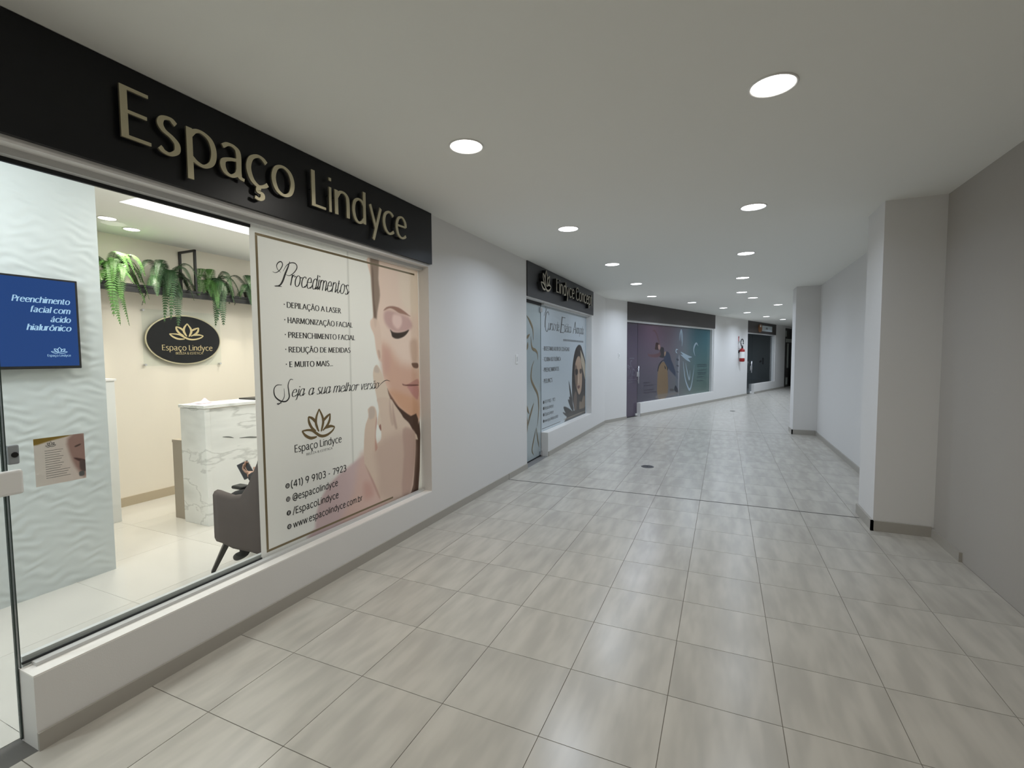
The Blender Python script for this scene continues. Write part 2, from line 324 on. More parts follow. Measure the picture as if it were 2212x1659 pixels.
FACE = [[[[2.365,0.282],[2.377,0.363],[2.391,0.456],[2.437,0.552],[2.512,0.631],[2.606,0.684],[2.73,0.728],[2.883,0.77],[3.131,0.736],[3.219,-0.029]],[214,190,190],0.02,1],[[[2.825,0.758],[2.91,0.771],[3.08,0.422],[3.439,0.325],[3.17,0.195],[2.628,0.295],[2.754,0.51]],[222,190,178],0.05,0.8],[[[2.87,0.554],[2.946,0.535],[2.976,0.434],[2.877,0.431]],[205,160,150],0.04,0.7],[[[3.204,1.195],[3.607,1.075],[3.582,0.287],[3.439,0.325],[3.323,0.939]],[88,66,56],0.006,1],[[[3.008,2.352],[3.01,2.161],[3.019,1.976],[3.022,1.864],[2.987,1.824],[2.993,1.773],[3.03,1.714],[3.045,1.639],[3.054,1.578],[3.08,1.517],[3.113,1.498],[3.12,1.478],[3.134,1.369],[3.174,1.28],[3.227,1.204],[3.3,1.125],[3.378,1.068],[3.486,1.022],[3.63,0.979],[3.677,2.48]],[238,215,200],0.006,1],[[[3.391,2.297],[3.642,2.303],[3.631,1.943],[3.434,1.96],[3.36,2.131]],[238,222,204],0.05,0.8],[[[3.12,1.641],[3.215,1.611],[3.365,1.482],[3.614,1.408],[3.601,0.991],[3.405,1.065],[3.239,1.204],[3.14,1.368],[3.121,1.501]],[218,178,158],0.07,0.95],[[[3.204,1.262],[3.396,1.216],[3.605,1.13],[3.6,0.965],[3.404,1.048],[3.263,1.169]],[215,168,138],0.04,0.9],[[[3.124,1.602],[3.215,1.595],[3.21,1.445],[3.142,1.407]],[212,170,158],0.05,0.7],[[[3.008,2.352],[3.104,2.355],[3.095,2.173],[3.11,2.038],[3.073,1.898],[3.058,1.791],[3.033,1.797],[3.019,1.976],[3.007,2.16]],[150,132,118],0.012,0.95],[[[3.021,2.236],[3.038,2.202],[3.04,2.001],[3.057,1.897],[3.043,1.835],[3.025,1.954]],[120,100,88],0.01,0.7],[[[3.035,1.85],[3.102,1.794],[3.117,1.563],[3.092,1.509],[3.051,1.594],[3.03,1.714],[2.994,1.788]],[232,208,192],0.01,0.9],[[[3.066,1.594],[3.095,1.586],[3.099,1.532],[3.081,1.532]],[205,175,158],0.008,0.8],[[[3.159,1.905],[3.226,1.93],[3.352,1.913],[3.486,1.89],[3.54,1.818],[3.496,1.778],[3.427,1.758],[3.321,1.749],[3.233,1.769],[3.162,1.828]],[205,170,165],0.025,0.95],[[[3.288,1.899],[3.378,1.89],[3.389,1.826],[3.335,1.778],[3.272,1.811],[3.261,1.866]],[240,212,204],0.02,0.9],[[[3.151,1.918],[3.19,1.95],[3.265,1.966],[3.354,1.96],[3.433,1.935],[3.487,1.911],[3.517,1.898],[3.432,1.909],[3.353,1.916],[3.289,1.937],[3.227,1.945]],[160,122,108],0.006,0.95],[[[3.231,1.768],[3.27,1.749],[3.347,1.747],[3.427,1.76],[3.487,1.779],[3.482,1.765],[3.451,1.737],[3.399,1.71],[3.319,1.694],[3.259,1.707],[3.244,1.738]],[62,52,46],0.006,0.95],[[[3.507,1.682],[3.608,1.684],[3.602,1.495],[3.53,1.496],[3.498,1.597]],[212,184,166],0.03,0.9],[[[3.518,1.479],[3.558,1.485],[3.616,1.479],[3.615,1.438],[3.549,1.442]],[120,92,80],0.006,0.95],[[[3.383,1.306],[3.439,1.295],[3.524,1.317],[3.612,1.337],[3.61,1.28],[3.467,1.285]],[196,146,136],0.006,0.95],[[[3.453,1.283],[3.61,1.276],[3.606,1.152],[3.534,1.188],[3.479,1.243]],[200,146,140],0.012,0.95],[[[3.38,1.306],[3.412,1.296],[3.495,1.293],[3.61,1.285],[3.61,1.276],[3.467,1.281],[3.392,1.292]],[112,72,66],0.004,0.95],[[[3.174,1.28],[3.197,1.247],[3.251,1.186],[3.352,1.087],[3.486,1.013],[3.6,0.965],[3.457,0.983],[3.3,1.109],[3.202,1.206]],[120,88,74],0.006,0.85],[[[3.204,1.195],[3.29,1.127],[3.381,1.073],[3.489,1.01],[3.603,0.97],[3.585,0.374],[3.527,0.389],[3.506,0.887],[3.379,1.006],[3.277,1.124]],[84,62,52],0.006,1],[[[3.047,1.476],[3.018,1.453],[3.005,1.397],[3.021,1.298],[3.046,1.196],[3.066,1.101],[3.084,0.944],[3.595,0.781],[3.402,0.981],[3.363,1.036],[3.3,1.101],[3.225,1.173],[3.196,1.215],[3.168,1.296],[3.134,1.361],[3.101,1.424],[3.067,1.468]],[228,210,192],0.005,1],[[[2.979,1.15],[2.946,1.138],[2.934,1.121],[2.938,1.068],[2.893,0.969],[2.881,0.702],[2.97,0.567],[3.023,0.453],[3.055,0.381],[3.249,0.277],[3.474,0.316],[3.539,0.561],[3.558,0.819],[3.513,0.886],[3.459,0.954],[3.379,1.014],[3.277,1.124],[3.204,1.195],[3.049,1.208],[3.07,1.129],[3.091,0.998],[3.062,0.975],[3.086,0.933],[3.084,0.87],[3.054,0.848],[3.032,0.848],[3.017,0.943],[3.027,0.98],[3.039,1.071],[3.018,1.135]],[224,203,186],0.005,1],[[[3.024,0.826],[3.388,0.888],[3.553,0.776],[3.531,0.519],[3.467,0.318],[3.25,0.294],[3.056,0.397],[3.039,0.59]],[205,180,166],0.06,0.8],[[[3.375,0.906],[3.513,0.886],[3.557,0.802],[3.532,0.563],[3.467,0.335],[3.344,0.343],[3.381,0.679]],[188,158,146],0.02,0.8],[[[2.951,1.134],[3.001,1.14],[3.017,1.096],[2.998,1.053],[2.948,1.055]],[205,190,178],0.008,0.9],[[[3.021,1.45],[3.047,1.473],[3.08,1.44],[3.077,1.413],[3.025,1.419]],[210,194,182],0.008,0.9],[[[3.018,0.981],[3.035,1.056],[3.04,1.017],[3.017,0.889],[3.038,0.808],[3.011,0.782],[3.008,0.844]],[190,135,120],0.006,0.6],[[[3.24,1.144],[3.257,1.078],[3.291,0.96],[3.297,0.926],[3.271,0.93],[3.242,1.015]],[190,162,148],0.012,0.8],[[[3.204,1.195],[3.22,1.114],[3.253,0.981],[3.221,0.969],[3.194,1.085]],[200,175,160],0.012,0.7],[[[3.062,0.975],[3.082,0.992],[3.089,0.94],[3.075,0.946]],[150,100,88],0.004,0.9],[[[2.886,0.7],[2.97,0.567],[3.056,0.397],[3.033,0.403],[2.947,0.573]],[190,150,138],0.008,0.7]]
WOMAN = [[[[8.913,1.747],[8.779,1.718],[8.649,1.643],[8.548,1.512],[8.483,1.368],[8.449,1.195],[8.44,0.979],[8.46,0.76],[8.551,0.606],[8.707,0.442],[9.367,0.421],[9.382,1.318],[9.31,1.477],[9.193,1.601],[9.05,1.723]],[52,46,42],0.012,1],[[[8.833,1.528],[8.702,1.452],[8.625,1.335],[8.61,1.189],[8.678,1.009],[8.81,0.852],[8.908,0.787],[9.029,0.829],[9.112,0.985],[9.11,1.201],[9.053,1.402],[8.969,1.51]],[176,150,128],0.012,1],[[[8.61,1.336],[8.755,1.333],[8.809,1.107],[8.757,0.915],[8.642,1.041]],[110,92,80],0.015,0.8],[[[8.641,1.276],[8.808,1.279],[8.83,1.204],[8.756,1.176],[8.662,1.187]],[48,42,40],0.012,0.9],[[[8.948,1.275],[9.082,1.279],[9.093,1.21],[9.015,1.189],[8.949,1.207]],[70,60,54],0.012,0.9],[[[8.81,0.957],[8.945,0.964],[8.962,0.925],[8.875,0.9],[8.81,0.919]],[95,62,56],0.01,0.9],[[[8.851,1.18],[8.895,1.179],[8.906,1.019],[8.831,1.023]],[205,182,160],0.01,0.7],[[[8.995,1.646],[9.165,1.54],[9.358,1.35],[9.361,1.066],[9.254,1.165],[9.126,1.324],[9.036,1.448],[9.013,1.57]],[190,176,152],0.012,0.9],[[[8.653,0.863],[8.758,0.796],[8.732,0.528],[8.623,0.495],[8.551,0.724]],[120,100,86],0.015,0.7],[[[9.228,0.744],[9.376,0.684],[9.366,0.526],[9.202,0.479],[9.06,0.432],[8.931,0.508],[8.947,0.651],[9.086,0.631]],[150,132,112],0.015,0.8],[[[8.236,1.091],[8.361,0.912],[8.47,0.716],[8.501,0.553],[8.402,0.563],[8.304,0.845]],[44,44,44],0.006,1],[[[8.256,0.792],[8.377,0.753],[8.541,0.578],[8.501,0.509],[8.352,0.626]],[44,44,44],0.006,1],[[[8.185,0.752],[8.328,0.707],[8.501,0.567],[8.552,0.488],[8.352,0.583]],[44,44,44],0.006,1],[[[7.934,0.646],[8.162,0.609],[8.451,0.514],[8.603,0.409],[8.353,0.438],[8.046,0.53]],[44,44,44],0.006,1],[[[7.889,0.555],[8.115,0.509],[8.501,0.421],[8.304,0.401],[8.023,0.484]],[44,44,44],0.006,1],[[[8.304,0.516],[8.706,0.501],[9.366,0.478],[9.367,0.366],[8.06,0.354],[8.092,0.427]],[58,54,50],0.008,1],[[[8.092,0.427],[9.367,0.427],[9.367,0.411],[8.092,0.41]],[150,140,120],0.004,0.9]]
BODY = [[[[6.236,2.111],[6.338,2.057],[6.428,1.985],[6.483,1.92],[6.497,1.773]],0.03],[[[6.232,1.793],[6.276,1.811],[6.366,1.853]],0.028],[[[6.281,1.739],[6.274,1.678],[6.238,1.622]],0.03],[[[6.405,1.826],[6.419,1.714],[6.471,1.647],[6.581,1.625],[6.661,1.579],[6.677,1.48]],0.028],[[[6.525,1.47],[6.446,1.385],[6.405,1.273],[6.425,1.181],[6.543,1.071],[6.672,0.957],[6.713,0.787],[6.702,0.669],[6.651,0.486]],0.03],[[[6.22,0.852],[6.263,0.775],[6.322,0.706]],0.028],[[[6.509,0.848],[6.43,0.757],[6.337,0.642],[6.275,0.538]],0.028],[[[6.218,0.702],[6.246,0.608],[6.26,0.54]],0.024],[[[6.766,1.116],[6.765,1.009]],0.024],[[[6.607,0.465],[6.508,0.312],[6.433,0.159],[6.494,0.074]],0.02],[[[6.607,0.465],[6.664,0.287],[6.722,0.148]],0.02],[[[6.213,0.7],[6.264,0.574],[6.219,0.399]],0.018]]
PILATES = [[[[2.839,0.384],[2.821,1.103],[2.949,1.272],[3.138,1.356],[3.336,1.28],[3.407,1.116],[3.426,0.418]],[120,98,72],0.015,1],[[[3.17,1.385],[3.011,1.329],[2.902,1.23],[2.834,1.103],[2.802,1.118],[2.855,1.26],[3.009,1.372],[3.201,1.406],[3.401,1.323],[3.444,1.204],[3.407,1.101],[3.364,1.206]],[38,36,42],0.01,1],[[[3.31,1.632],[3.459,1.617],[3.563,1.529],[3.634,1.409],[3.776,1.257],[3.921,1.072],[4.104,0.913],[4.107,0.829],[3.962,0.911],[3.714,1.033],[3.472,1.159],[3.27,1.296],[3.169,1.414],[3.198,1.515]],[52,60,78],0.012,1],[[[2.968,1.746],[3.153,1.74],[3.179,1.617],[3.199,1.501],[3.119,1.465],[2.88,1.502],[2.924,1.617]],[50,46,50],0.012,1],[[[3.196,1.617],[3.3,1.629],[3.263,1.53],[3.205,1.515]],[150,124,104],0.01,1],[[[2.229,1.616],[2.267,1.575],[2.45,1.56],[2.846,1.588],[2.939,1.645],[2.974,1.531],[2.756,1.482],[2.392,1.498],[2.274,1.526]],[92,66,70],0.012,1],[[[2.502,2.181],[2.585,2.219],[2.709,2.153],[2.804,2.042],[2.901,1.888],[2.975,1.732],[2.921,1.731],[2.839,1.887],[2.726,2.069],[2.617,2.157]],[95,72,76],0.012,1],[[[2.7,1.871],[2.84,1.859],[2.92,1.788],[2.922,1.681],[2.751,1.68],[2.643,1.694],[2.651,1.757]],[60,42,42],0.012,1],[[[2.825,1.816],[2.935,1.803],[2.938,1.688],[2.843,1.702]],[150,120,112],0.01,1],[[[3.206,1.253],[3.288,1.207],[3.313,1.148],[3.257,1.164]],[40,40,42],0.006,1],[[[3.927,1.436],[4.195,1.442],[4.137,0.449],[3.976,0.459]],[96,100,108],0.02,0.8],[[[4.105,1.435],[4.202,1.434],[4.162,0.463],[4.111,0.466]],[150,150,156],0.008,0.8],[[[3.934,0.668],[4.098,0.544],[4.101,0.452],[3.868,0.527]],[36,40,50],0.01,1],[[[3.59,0.588],[3.832,0.567],[3.816,0.514],[3.592,0.528]],[70,66,66],0.015,0.8],[[[2.837,0.471],[4.119,0.466],[4.12,0.42],[2.84,0.355]],[120,112,106],0.02,0.6],[[[3.98,1.436],[4.123,1.422],[4.118,1.373],[4.0,1.39]],[50,52,60],0.008,0.8],[[[3.986,1.253],[4.129,1.238],[4.123,1.205],[4.005,1.222]],[50,52,60],0.008,0.8],[[[3.992,1.07],[4.135,1.054],[4.129,1.036],[4.01,1.054]],[50,52,60],0.008,0.8]]
SWASH = [[[[4.16,1.955],[4.19,2.139],[4.277,2.257],[4.335,2.143],[4.353,1.959],[4.336,1.789]],0.05],[[[4.277,2.249],[4.263,2.111],[4.288,1.927]],0.03],[[[4.079,1.695],[3.955,1.694],[3.939,1.633],[4.029,1.588]],0.035],[[[4.261,1.631],[4.523,1.541],[4.791,1.485],[5.064,1.475]],0.07],[[[4.264,1.549],[4.525,1.478],[4.755,1.406],[4.952,1.332]],0.07],[[[5.537,1.817],[5.39,1.897],[5.232,1.798],[5.196,1.668],[5.304,1.506]],0.06],[[[4.436,1.354],[4.501,1.087],[4.625,0.784],[4.825,0.552],[4.944,0.497],[5.058,0.62],[5.166,0.908],[5.254,1.23]],0.06],[[[4.606,1.305],[4.73,1.05],[4.874,0.806],[4.929,0.884],[4.942,1.076]],0.05]]
SCRP = [[[2.238, 2.154], [2.224, 2.118], [2.201, 2.072], [2.178, 2.02], [2.156, 1.993], [2.123, 1.982]], [[2.116, 1.983], [2.139, 1.986], [2.172, 1.987]], [[2.184, 2.084], [2.211, 2.123], [2.246, 2.147], [2.281, 2.149], [2.294, 2.126], [2.27, 2.09], [2.234, 2.065], [2.205, 2.066]], [[2.107, 2.07], [2.13, 2.067], [2.16, 2.087], [2.182, 2.122], [2.174, 2.141], [2.154, 2.135], [2.139, 2.114], [2.144, 2.091], [2.167, 2.074]]]
SCRS = [[[2.233, 1.396], [2.211, 1.398], [2.193, 1.363], [2.197, 1.32], [2.198, 1.284], [2.172, 1.261], [2.13, 1.268], [2.094, 1.299], [2.087, 1.342], [2.109, 1.368], [2.146, 1.368]], [[2.162, 1.344], [2.162, 1.294], [2.142, 1.264], [2.117, 1.247], [2.109, 1.253], [2.142, 1.252]], [[3.058, 1.295], [3.108, 1.328], [3.165, 1.348], [3.215, 1.336]]]


# ---------------------------------------------------------------- materials
WALLP = mat('wall_paint', (228, 226, 223), .55, spec=.3, bump=.05, bscale=180)
CEILP = mat('ceiling_paint', (240, 240, 234), .7, spec=.2)
GROUT = mat('grout', (120, 114, 104), .9)
SILLM = mat('sill_stone', (246, 242, 236), .4)
BASEM = mat('baseboard_tile', (172, 167, 158), .45)
BLACKM = mat('black_sign_board', (19, 20, 23), .36, spec=.3)
GREYB = mat('graphite_sign_board', (58, 58, 60), .45)
GREYC = mat('taupe_sign_board', (66, 61, 59), .45)
GOLD = mat('brushed_gold', (200, 192, 164), .42, metal=.8, bump=.15, bscale=60, stretch=(1, 1, 12))
GOLDF = mat('gold_foil', (132, 118, 90), .35, metal=.4)
GOLDP = mat('gold_print', (132, 112, 76), .4, metal=.5)
LETB = mat('letter_side_black', (16, 16, 17), .5)
INK = mat('dark_ink', (46, 46, 44), .5)
INK2 = mat('grey_ink', (100, 100, 98), .5)
GLASS = glass('clear_glass', (251, 253, 252), 1.38)
DGLASS = glass('smoked_glass', (226, 230, 232), 1.5)
EDGE = mat('glass_edge', (52, 66, 62), .15)
BLK = mat('black_gasket', (16, 18, 20), .5)
ALU = mat('white_aluminium', (206, 206, 204), .35)
CHROME = mat('chrome', (205, 205, 208), .18, metal=1)
STEEL = mat('brushed_steel', (200, 200, 205), .3, metal=.9)
PLAST = mat('white_plastic', (238, 237, 234), .4)
BLACKP = mat('black_plastic', (22, 22, 24), .4)
JOINT = mat('joint_rubber', (52, 50, 48), .8)

def tile_mat(name, base, rough, var, st, spec=.5):
    m = bpy.data.materials.new(name); t, b = nodes(m)
    g = t.nodes.new('ShaderNodeNewGeometry'); oi = t.nodes.new('ShaderNodeObjectInfo')
    mp = t.nodes.new('ShaderNodeMapping'); mp.inputs['Scale'].default_value = st
    ad = t.nodes.new('ShaderNodeVectorMath'); ad.operation = 'ADD'; sc = t.nodes.new('ShaderNodeVectorMath'); sc.operation = 'SCALE'
    cb = t.nodes.new('ShaderNodeCombineXYZ'); t.links.new(oi.outputs['Random'], cb.inputs[0]); t.links.new(oi.outputs['Random'], cb.inputs[1])
    sc.inputs['Scale'].default_value = 40; t.links.new(cb.outputs[0], sc.inputs[0])
    t.links.new(g.outputs['Position'], ad.inputs[0]); t.links.new(sc.outputs[0], ad.inputs[1]); t.links.new(ad.outputs[0], mp.inputs[0])
    n = t.nodes.new('ShaderNodeTexNoise'); n.inputs['Scale'].default_value = 3.2; n.inputs['Detail'].default_value = 2.5; n.inputs['Roughness'].default_value = .5
    t.links.new(mp.outputs[0], n.inputs[0]); r = t.nodes.new('ShaderNodeMix'); r.data_type = 'RGBA'
    c = L3(base); r.inputs['A'].default_value = (*[v*(1-var) for v in c], 1); r.inputs['B'].default_value = (*[min(1, v*(1+var)) for v in c], 1)
    sm = t.nodes.new('ShaderNodeMapRange'); sm.interpolation_type = 'SMOOTHSTEP'; sm.inputs['From Min'].default_value = .3; sm.inputs['From Max'].default_value = .72
    t.links.new(n.outputs[0], sm.inputs[0]); t.links.new(sm.outputs[0], r.inputs['Factor']); hs = t.nodes.new('ShaderNodeHueSaturation'); mr = t.nodes.new('ShaderNodeMapRange')
    mr.inputs['To Min'].default_value = .965; mr.inputs['To Max'].default_value = 1.035; t.links.new(oi.outputs['Random'], mr.inputs[0])
    t.links.new(mr.outputs[0], hs.inputs['Value']); t.links.new(r.outputs['Result'], hs.inputs['Color']); t.links.new(hs.outputs[0], b.inputs['Base Color'])
    b.inputs['Specular IOR Level'].default_value = spec; b.inputs['Roughness'].default_value = rough
    return m
TILE = tile_mat('porcelain_tile', (188, 183, 173), .27, .11, (3.4, .7, 1))
TILEFAR = tile_mat('porcelain_tile_far', (188, 183, 173), .27, .05, (3.4, .7, 1))
TILEIN = tile_mat('ivory_porcelain', (208, 204, 197), .10, .02, (1, 1, 1))

# ================================================================= SETTING
# floor: slab with single tiles near, joined tiles further on
floor = struct(MB().prism([(-2.75, -5), (1.9, -5), (1.9, 10), (9.5, 32), (6, 34), (1.5, 24), (-2.75, 11.0)], -.12, -.0025).build('floor', GROUT))
TX, TY, PX, PY = -2.0255, 1.2676, .455, .4513
tm = MB().box(.0015, PX-.0015, .0015, PY-.0015, -.0024, 0)
first = None; tile_cache = {}
def tile_at(x0, x1, y0, y1):
    k = (round(x1-x0, 3), round(y1-y0, 3))
    if k not in tile_cache:
        o = MB().box(0, k[0], 0, k[1], -.0024, 0).build('tile', TILE, floor, loc=(x0, y0, 0)); tile_cache[k] = o; return o
    o = tile_cache[k].copy(); COL.objects.link(o); o.location = (x0, y0, 0); return o
for j in range(-2, 20):
    for i in range(-1, 9):
        x0 = max(TX+i*PX, XL)+.0015; x1 = min(TX+(i+1)*PX, XR)-.0015
        y0 = TY+j*PY+.0015; y1 = y0+PY-.003
        if x1-x0 < .08: continue
        if i == 7: x1 = XR-.0015
        tile_at(x0, x1, y0, y1)
mb = MB()
def far_ok(x, y):
    if y < TY-2*PY: return XL < x+PX-.05 and x <= XR
    if y < 10.2: return False
    lx = AX+(y-AY)*DX/DY if y > AY else XL
    return lx < x+PX and x < max(XR, 1.97+(y-11)*DX/DY)
for j in list(range(-14, -2))+list(range(20, 68)):
    for i in range(-1, 26):
        x0 = TX+i*PX+.0015; y0 = TY+j*PY+.0015
        if far_ok(x0, y0): mb.box(max(x0, XL if y0 < AY else -9), min(max(x0, XL)+PX-.003, x0+PX-.003, XR) if y0 < 10 else x0+PX-.003, y0, y0+PY-.003, -.0024, 0)
mb.build('tile', TILEFAR, floor, kind='stuff', label='far floor tiles')
struct(MB().box(XL, 1.19, 5.325, 5.338, -.001, .0012).build('trim_1', JOINT), 'dark joint across the floor')
struct(MB().box(XL, 1.24, 10.44, 10.447, -.001, .001).build('trim_2', JOINT), 'far dark joint across the floor')
# ceiling
ceil = struct(MB().prism([(-2.59, -5), (2.2, -5), (2.2, 9.9), (9.5, 32), (6, 34), (1.5, 24), (-2.59, 11.0)], H, H+.15).build('ceiling', CEILP))

# left wall, straight part: solid pieces around the openings
TOP1 = 2.345
mb = MB().box(-2.59, XL, -5, -.35, 0, H).box(-2.59, XL, .865, 3.64, 0, .297).box(-2.59, XL, -.35, 3.64, TOP1, H)
mb.box(-2.59, XL, 3.64, 5.96, 0, H).box(-2.59, XL, 6.81, 9.42, 0, .36).box(-2.59, XL, 5.96, 9.42, 2.34, H).box(-2.59, XL, 9.42, 10.62, 0, H)
struct(mb.build('wall_left', WALLP), 'white wall of the shop fronts')
# bent part: local frame FB, s along
SB = [(0, .99, 0, H), (.99, 6.59, 2.375, H), (1.68, 6.59, 0, .335), (6.59, 9.98, 0, H), (9.98, 13.72, 2.37, H), (10.88, 13.72, 0, .37), (13.72, 15.32, 0, H), (15.32, 19.2, 2.75, H), (19.2, 24, 0, H)]
mb = MB(FB)
for a, b, z0, z1 in SB: mb.box(a, b, 0, .16, z0, z1)
struct(mb.build('wall_left_bend', WALLP))
# right side: near wall, pilaster, second wall, pilaster, far wall
WALLR = mat('wall_paint_dimmed', (176, 171, 164), .6, spec=.3, bump=.05, bscale=180)  # wall paint darkened; the dimness of the near right wall is in its colour
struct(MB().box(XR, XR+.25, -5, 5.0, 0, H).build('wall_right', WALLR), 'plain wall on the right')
struct(MB().box(XR, XR+.25, 5.5, 10.52, 0, H).build('wall_right', WALLP), 'wall between the two pilasters')
struct(MB().box(1.215, XR+.25, 5.0, 5.5, 0, H).build('wall_right_pilaster', WALLP), 'nearer pilaster on the right')
struct(MB().box(1.235, XR+.25, 10.52, 11.0, 0, H).build('wall_right_pilaster', WALLP), 'farther pilaster on the right')
fr = Matrix(((DX, DY, 0, 1.90), (DY, -DX, 0, 11.0), (0, 0, 1, 0), (0, 0, 0, 1)))
struct(MB(fr).box(-.2, 22, 0, .2, 0, H).build('wall_right_bend', WALLP))
struct(MB().box(-2.6, XR+.3, -5.15, -5, 0, H).build('wall_back', WALLP))
struct(MB(FB).box(22.6, 22.8, -4.8, .2, 0, H).build('wall_end', WALLP))
# baseboards
def bb(name, M, segs, m=BASEM, h=.072, t=.012):
    mb = MB(M)
    for a, b in segs: mb.box(a, b, -t, 0, 0, h)
    return struct(mb.build(name, m))
bb('baseboard_left', FL, [(.865, 5.325), (5.34, 5.955), (6.815, 10.58)])
bb('baseboard_left_bend', FB, [(.02, .985), (1.685, 9.975), (10.885, 15.31)])
FRR = Matrix(((0, 1, 0, XR), (-1, 0, 0, 0), (0, 0, 1, 0), (0, 0, 0, 1)))   # x = -Y
bb('baseboard_right', FRR, [(-10.51, -5.51), (-4.99, -4.47)], t=.02)
struct(MB().box(1.195, 1.61, 4.98, 5.0, 0, .09).box(1.195, 1.215, 4.98, 5.5, 0, .09).build('baseboard_right_pilaster', BASEM))
struct(MB().box(1.215, 1.61, 10.50, 10.52, 0, .09).box(1.215, 1.235, 10.50, 11.0, 0, .09).build('baseboard_right_pilaster', BASEM))

# ---------------------------------------------------------------- window 1 of the near shop
win = sroot('window_1', 'large shop window of the reception')
mb = MB(FL); gd = .12
MB(FL).box(.865, 3.64, .002, .118, .297, .303).build('sill', SILLM, win)
mb = MB(FL).box(.90, 3.63, .07, .105, .303, .318)
mb.build('channel', ALU, win, label='pale lower glazing channel')
MB(FL).box(.872, 1.956, .104, .112, .318, .326).build('gasket', BLK, win); MB(FL).box(.872, 1.956, .098, .112, 2.300, 2.318).build('gasket', BLK, win)
MB(FL).box(.87, 3.64, .06, .13, 2.318, 2.345).build('channel', ALU, win, label='upper glazing channel')
MB(FL).box(.872, 2.752, .115, .123, .303, 2.318).build('pane', GLASS, win)
MB(FL).box(2.758, 3.638, .115, .123, .303, 2.318).build('pane', GLASS, win)
MB(FL).box(.88, 3.63, .126, .15, .303, .340).build('inner_ledge', ALU, win)
MB(FL).box(.868, .8715, .112, .126, .303, 2.318).build('pane_edge', EDGE, win)

# glass door
dr = sroot('door_1', 'frameless glass door of the reception')
MB(FL).box(-.345, .858, .115, .123, .012, 2.318).build('pane', GLASS, dr)
MB(FL).box(.858, .8635, .113, .125, .012, 2.318).build('pane_edge', EDGE, dr)
MB(FL).box(.80, .910, .092, .112, 1.008, 1.106).build('lock_plate', PLAST, dr, bevel=.010, bseg=3)
MB(FL).lathe([(.012, 0), (.012, .006), (.008, .008)], 16, (.826, .090, 1.058), 'y').build('keyhole', BLACKP, dr)
MB(FL).box(.869, .904, .096, .112, 1.128, 1.205).build('latch', mat('grey_plastic', (150, 156, 160), .4), dr, bevel=.006)
MB(FL).lathe([(.010, 0), (.011, .004)], 20, (.889, .0925, 1.166), 'y').build('button', BLACKP, dr)
MB(FL).box(.80, .872, .09, .13, 2.22, 2.30).build('patch_fitting', BLACKP, dr)
struct(MB().box(-2.59, XL, -.35, .865, -.05, -.0005).build('trim_3', mat('threshold_stone', (96, 94, 90), .6)), 'dark threshold stone')

# ---------------------------------------------------------------- sign over the near shop
FS = frame_left(-2.415)
sg = thing('shop_sign', 'black fascia sign with raised gold letters over the reception window', 'sign', (-2.43, 1.8, 2.59))
def under(o, parent):
    o.parent = parent; o.matrix_parent_inverse = parent.matrix_basis.inverted(); return o
sg.location = (0, 0, 0)
MB(FS).box(-.9, 3.665, 0, .024, 2.368, H-.003).build('board', BLACKM, sg)
SL = [('E', 1.239, 1.356), ('s', 1.384, 1.485), ('p', 1.514, 1.663), ('a', 1.679, 1.816), ('ç', 1.827, 1.965), ('o', 1.985, 2.146),
      ('L', 2.276, 2.392), ('i', 2.420, 2.442), ('n', 2.470, 2.608), ('d', 2.632, 2.772), ('y', 2.807, 2.948), ('c', 2.957, 3.096), ('e', 3.112, 3.257)]
for ch, a, b in SL:
    ls, W = layout(ch, T=.135, thin=.5); xs = [p[0] for cl, rb in ls[0] for pr in rb for p in pr]; lo, hi = min(xs), max(xs)
    mb = MB(FS); rib_mesh(mb, ls[0], lambda u, v: (a+(u-lo)/(hi-lo)*(b-a), 2.497+v*.222), -.030, -.020)
    mb.build('letter', GOLD, sg, label='raised gold letter')
    pin = MB(FS); cx = (a+b)/2
    pin.lathe([(.003, -.021), (.003, 0)], 8, (a+.006 if ch in 'EpLin' else cx, 0, 2.60 if ch in 'EpLin' else 2.502), 'y').build('pin', LETB, sg)

# ---------------------------------------------------------------- poster on the window
VIN = vcol('vinyl_print', .45, transl=.16, spec=.3)
po = thing('window_poster', 'white vinyl poster with a closed-eyed woman and a list of treatments', 'poster')
FP = frame_left(-2.5535)
def white(U, V): return np.zeros(U.shape+(3,))+np.array([246., 246., 240.])
FACE.insert(0, [[[2.750, .2], [2.764, .2], [2.764, 1.2], [2.764, 2.4], [2.750, 2.4], [2.750, 1.2]], [214, 215, 208], .006, .8])
paint('sheet', po, FP, 1.957, 3.638, .304, 2.317, .0062, white, FACE, VIN)
mb = MB(FP)
for (a, b) in (((2.0, 2.268), (3.60, 2.288)), ((2.03, .350), (3.20, .350)), ((1.997, 2.272), (2.027, .345))):
    pass
for q_ in ((1.995, 3.585, -.0012, -.0006, 2.268, 2.283), (1.995, 2.010, -.0012, -.0006, .355, 2.267), (1.995, 3.22, -.0012, -.0006, .340, .354)): MB(FP).box(*q_).build('gold_border', GOLDF, po)
KS = dict(T=.14, thin=.28, slant=.42, track=.16, join=True, space=.5)
text(po, FP, 'rocedimentos', 2.235, 2.745, 2.003, .098, INK, kw=KS)
mb = MB(FP); strokes(mb, [(s, .011) for s in SCRP[:1]]+[(s, .006) for s in SCRP[1:]]+[(s, .005) for s in SCRS[1:]]+[(SCRS[0], .008)], lambda a, b: (a, b), lambda t, w_: w_*(.35+.75*math.sin(PI*t)), -.0012)
mb.build('script_capitals', INK, po, kind='stuff')
KC = dict(T=.19, thin=.5, serif=.11, track=.15, space=.34)
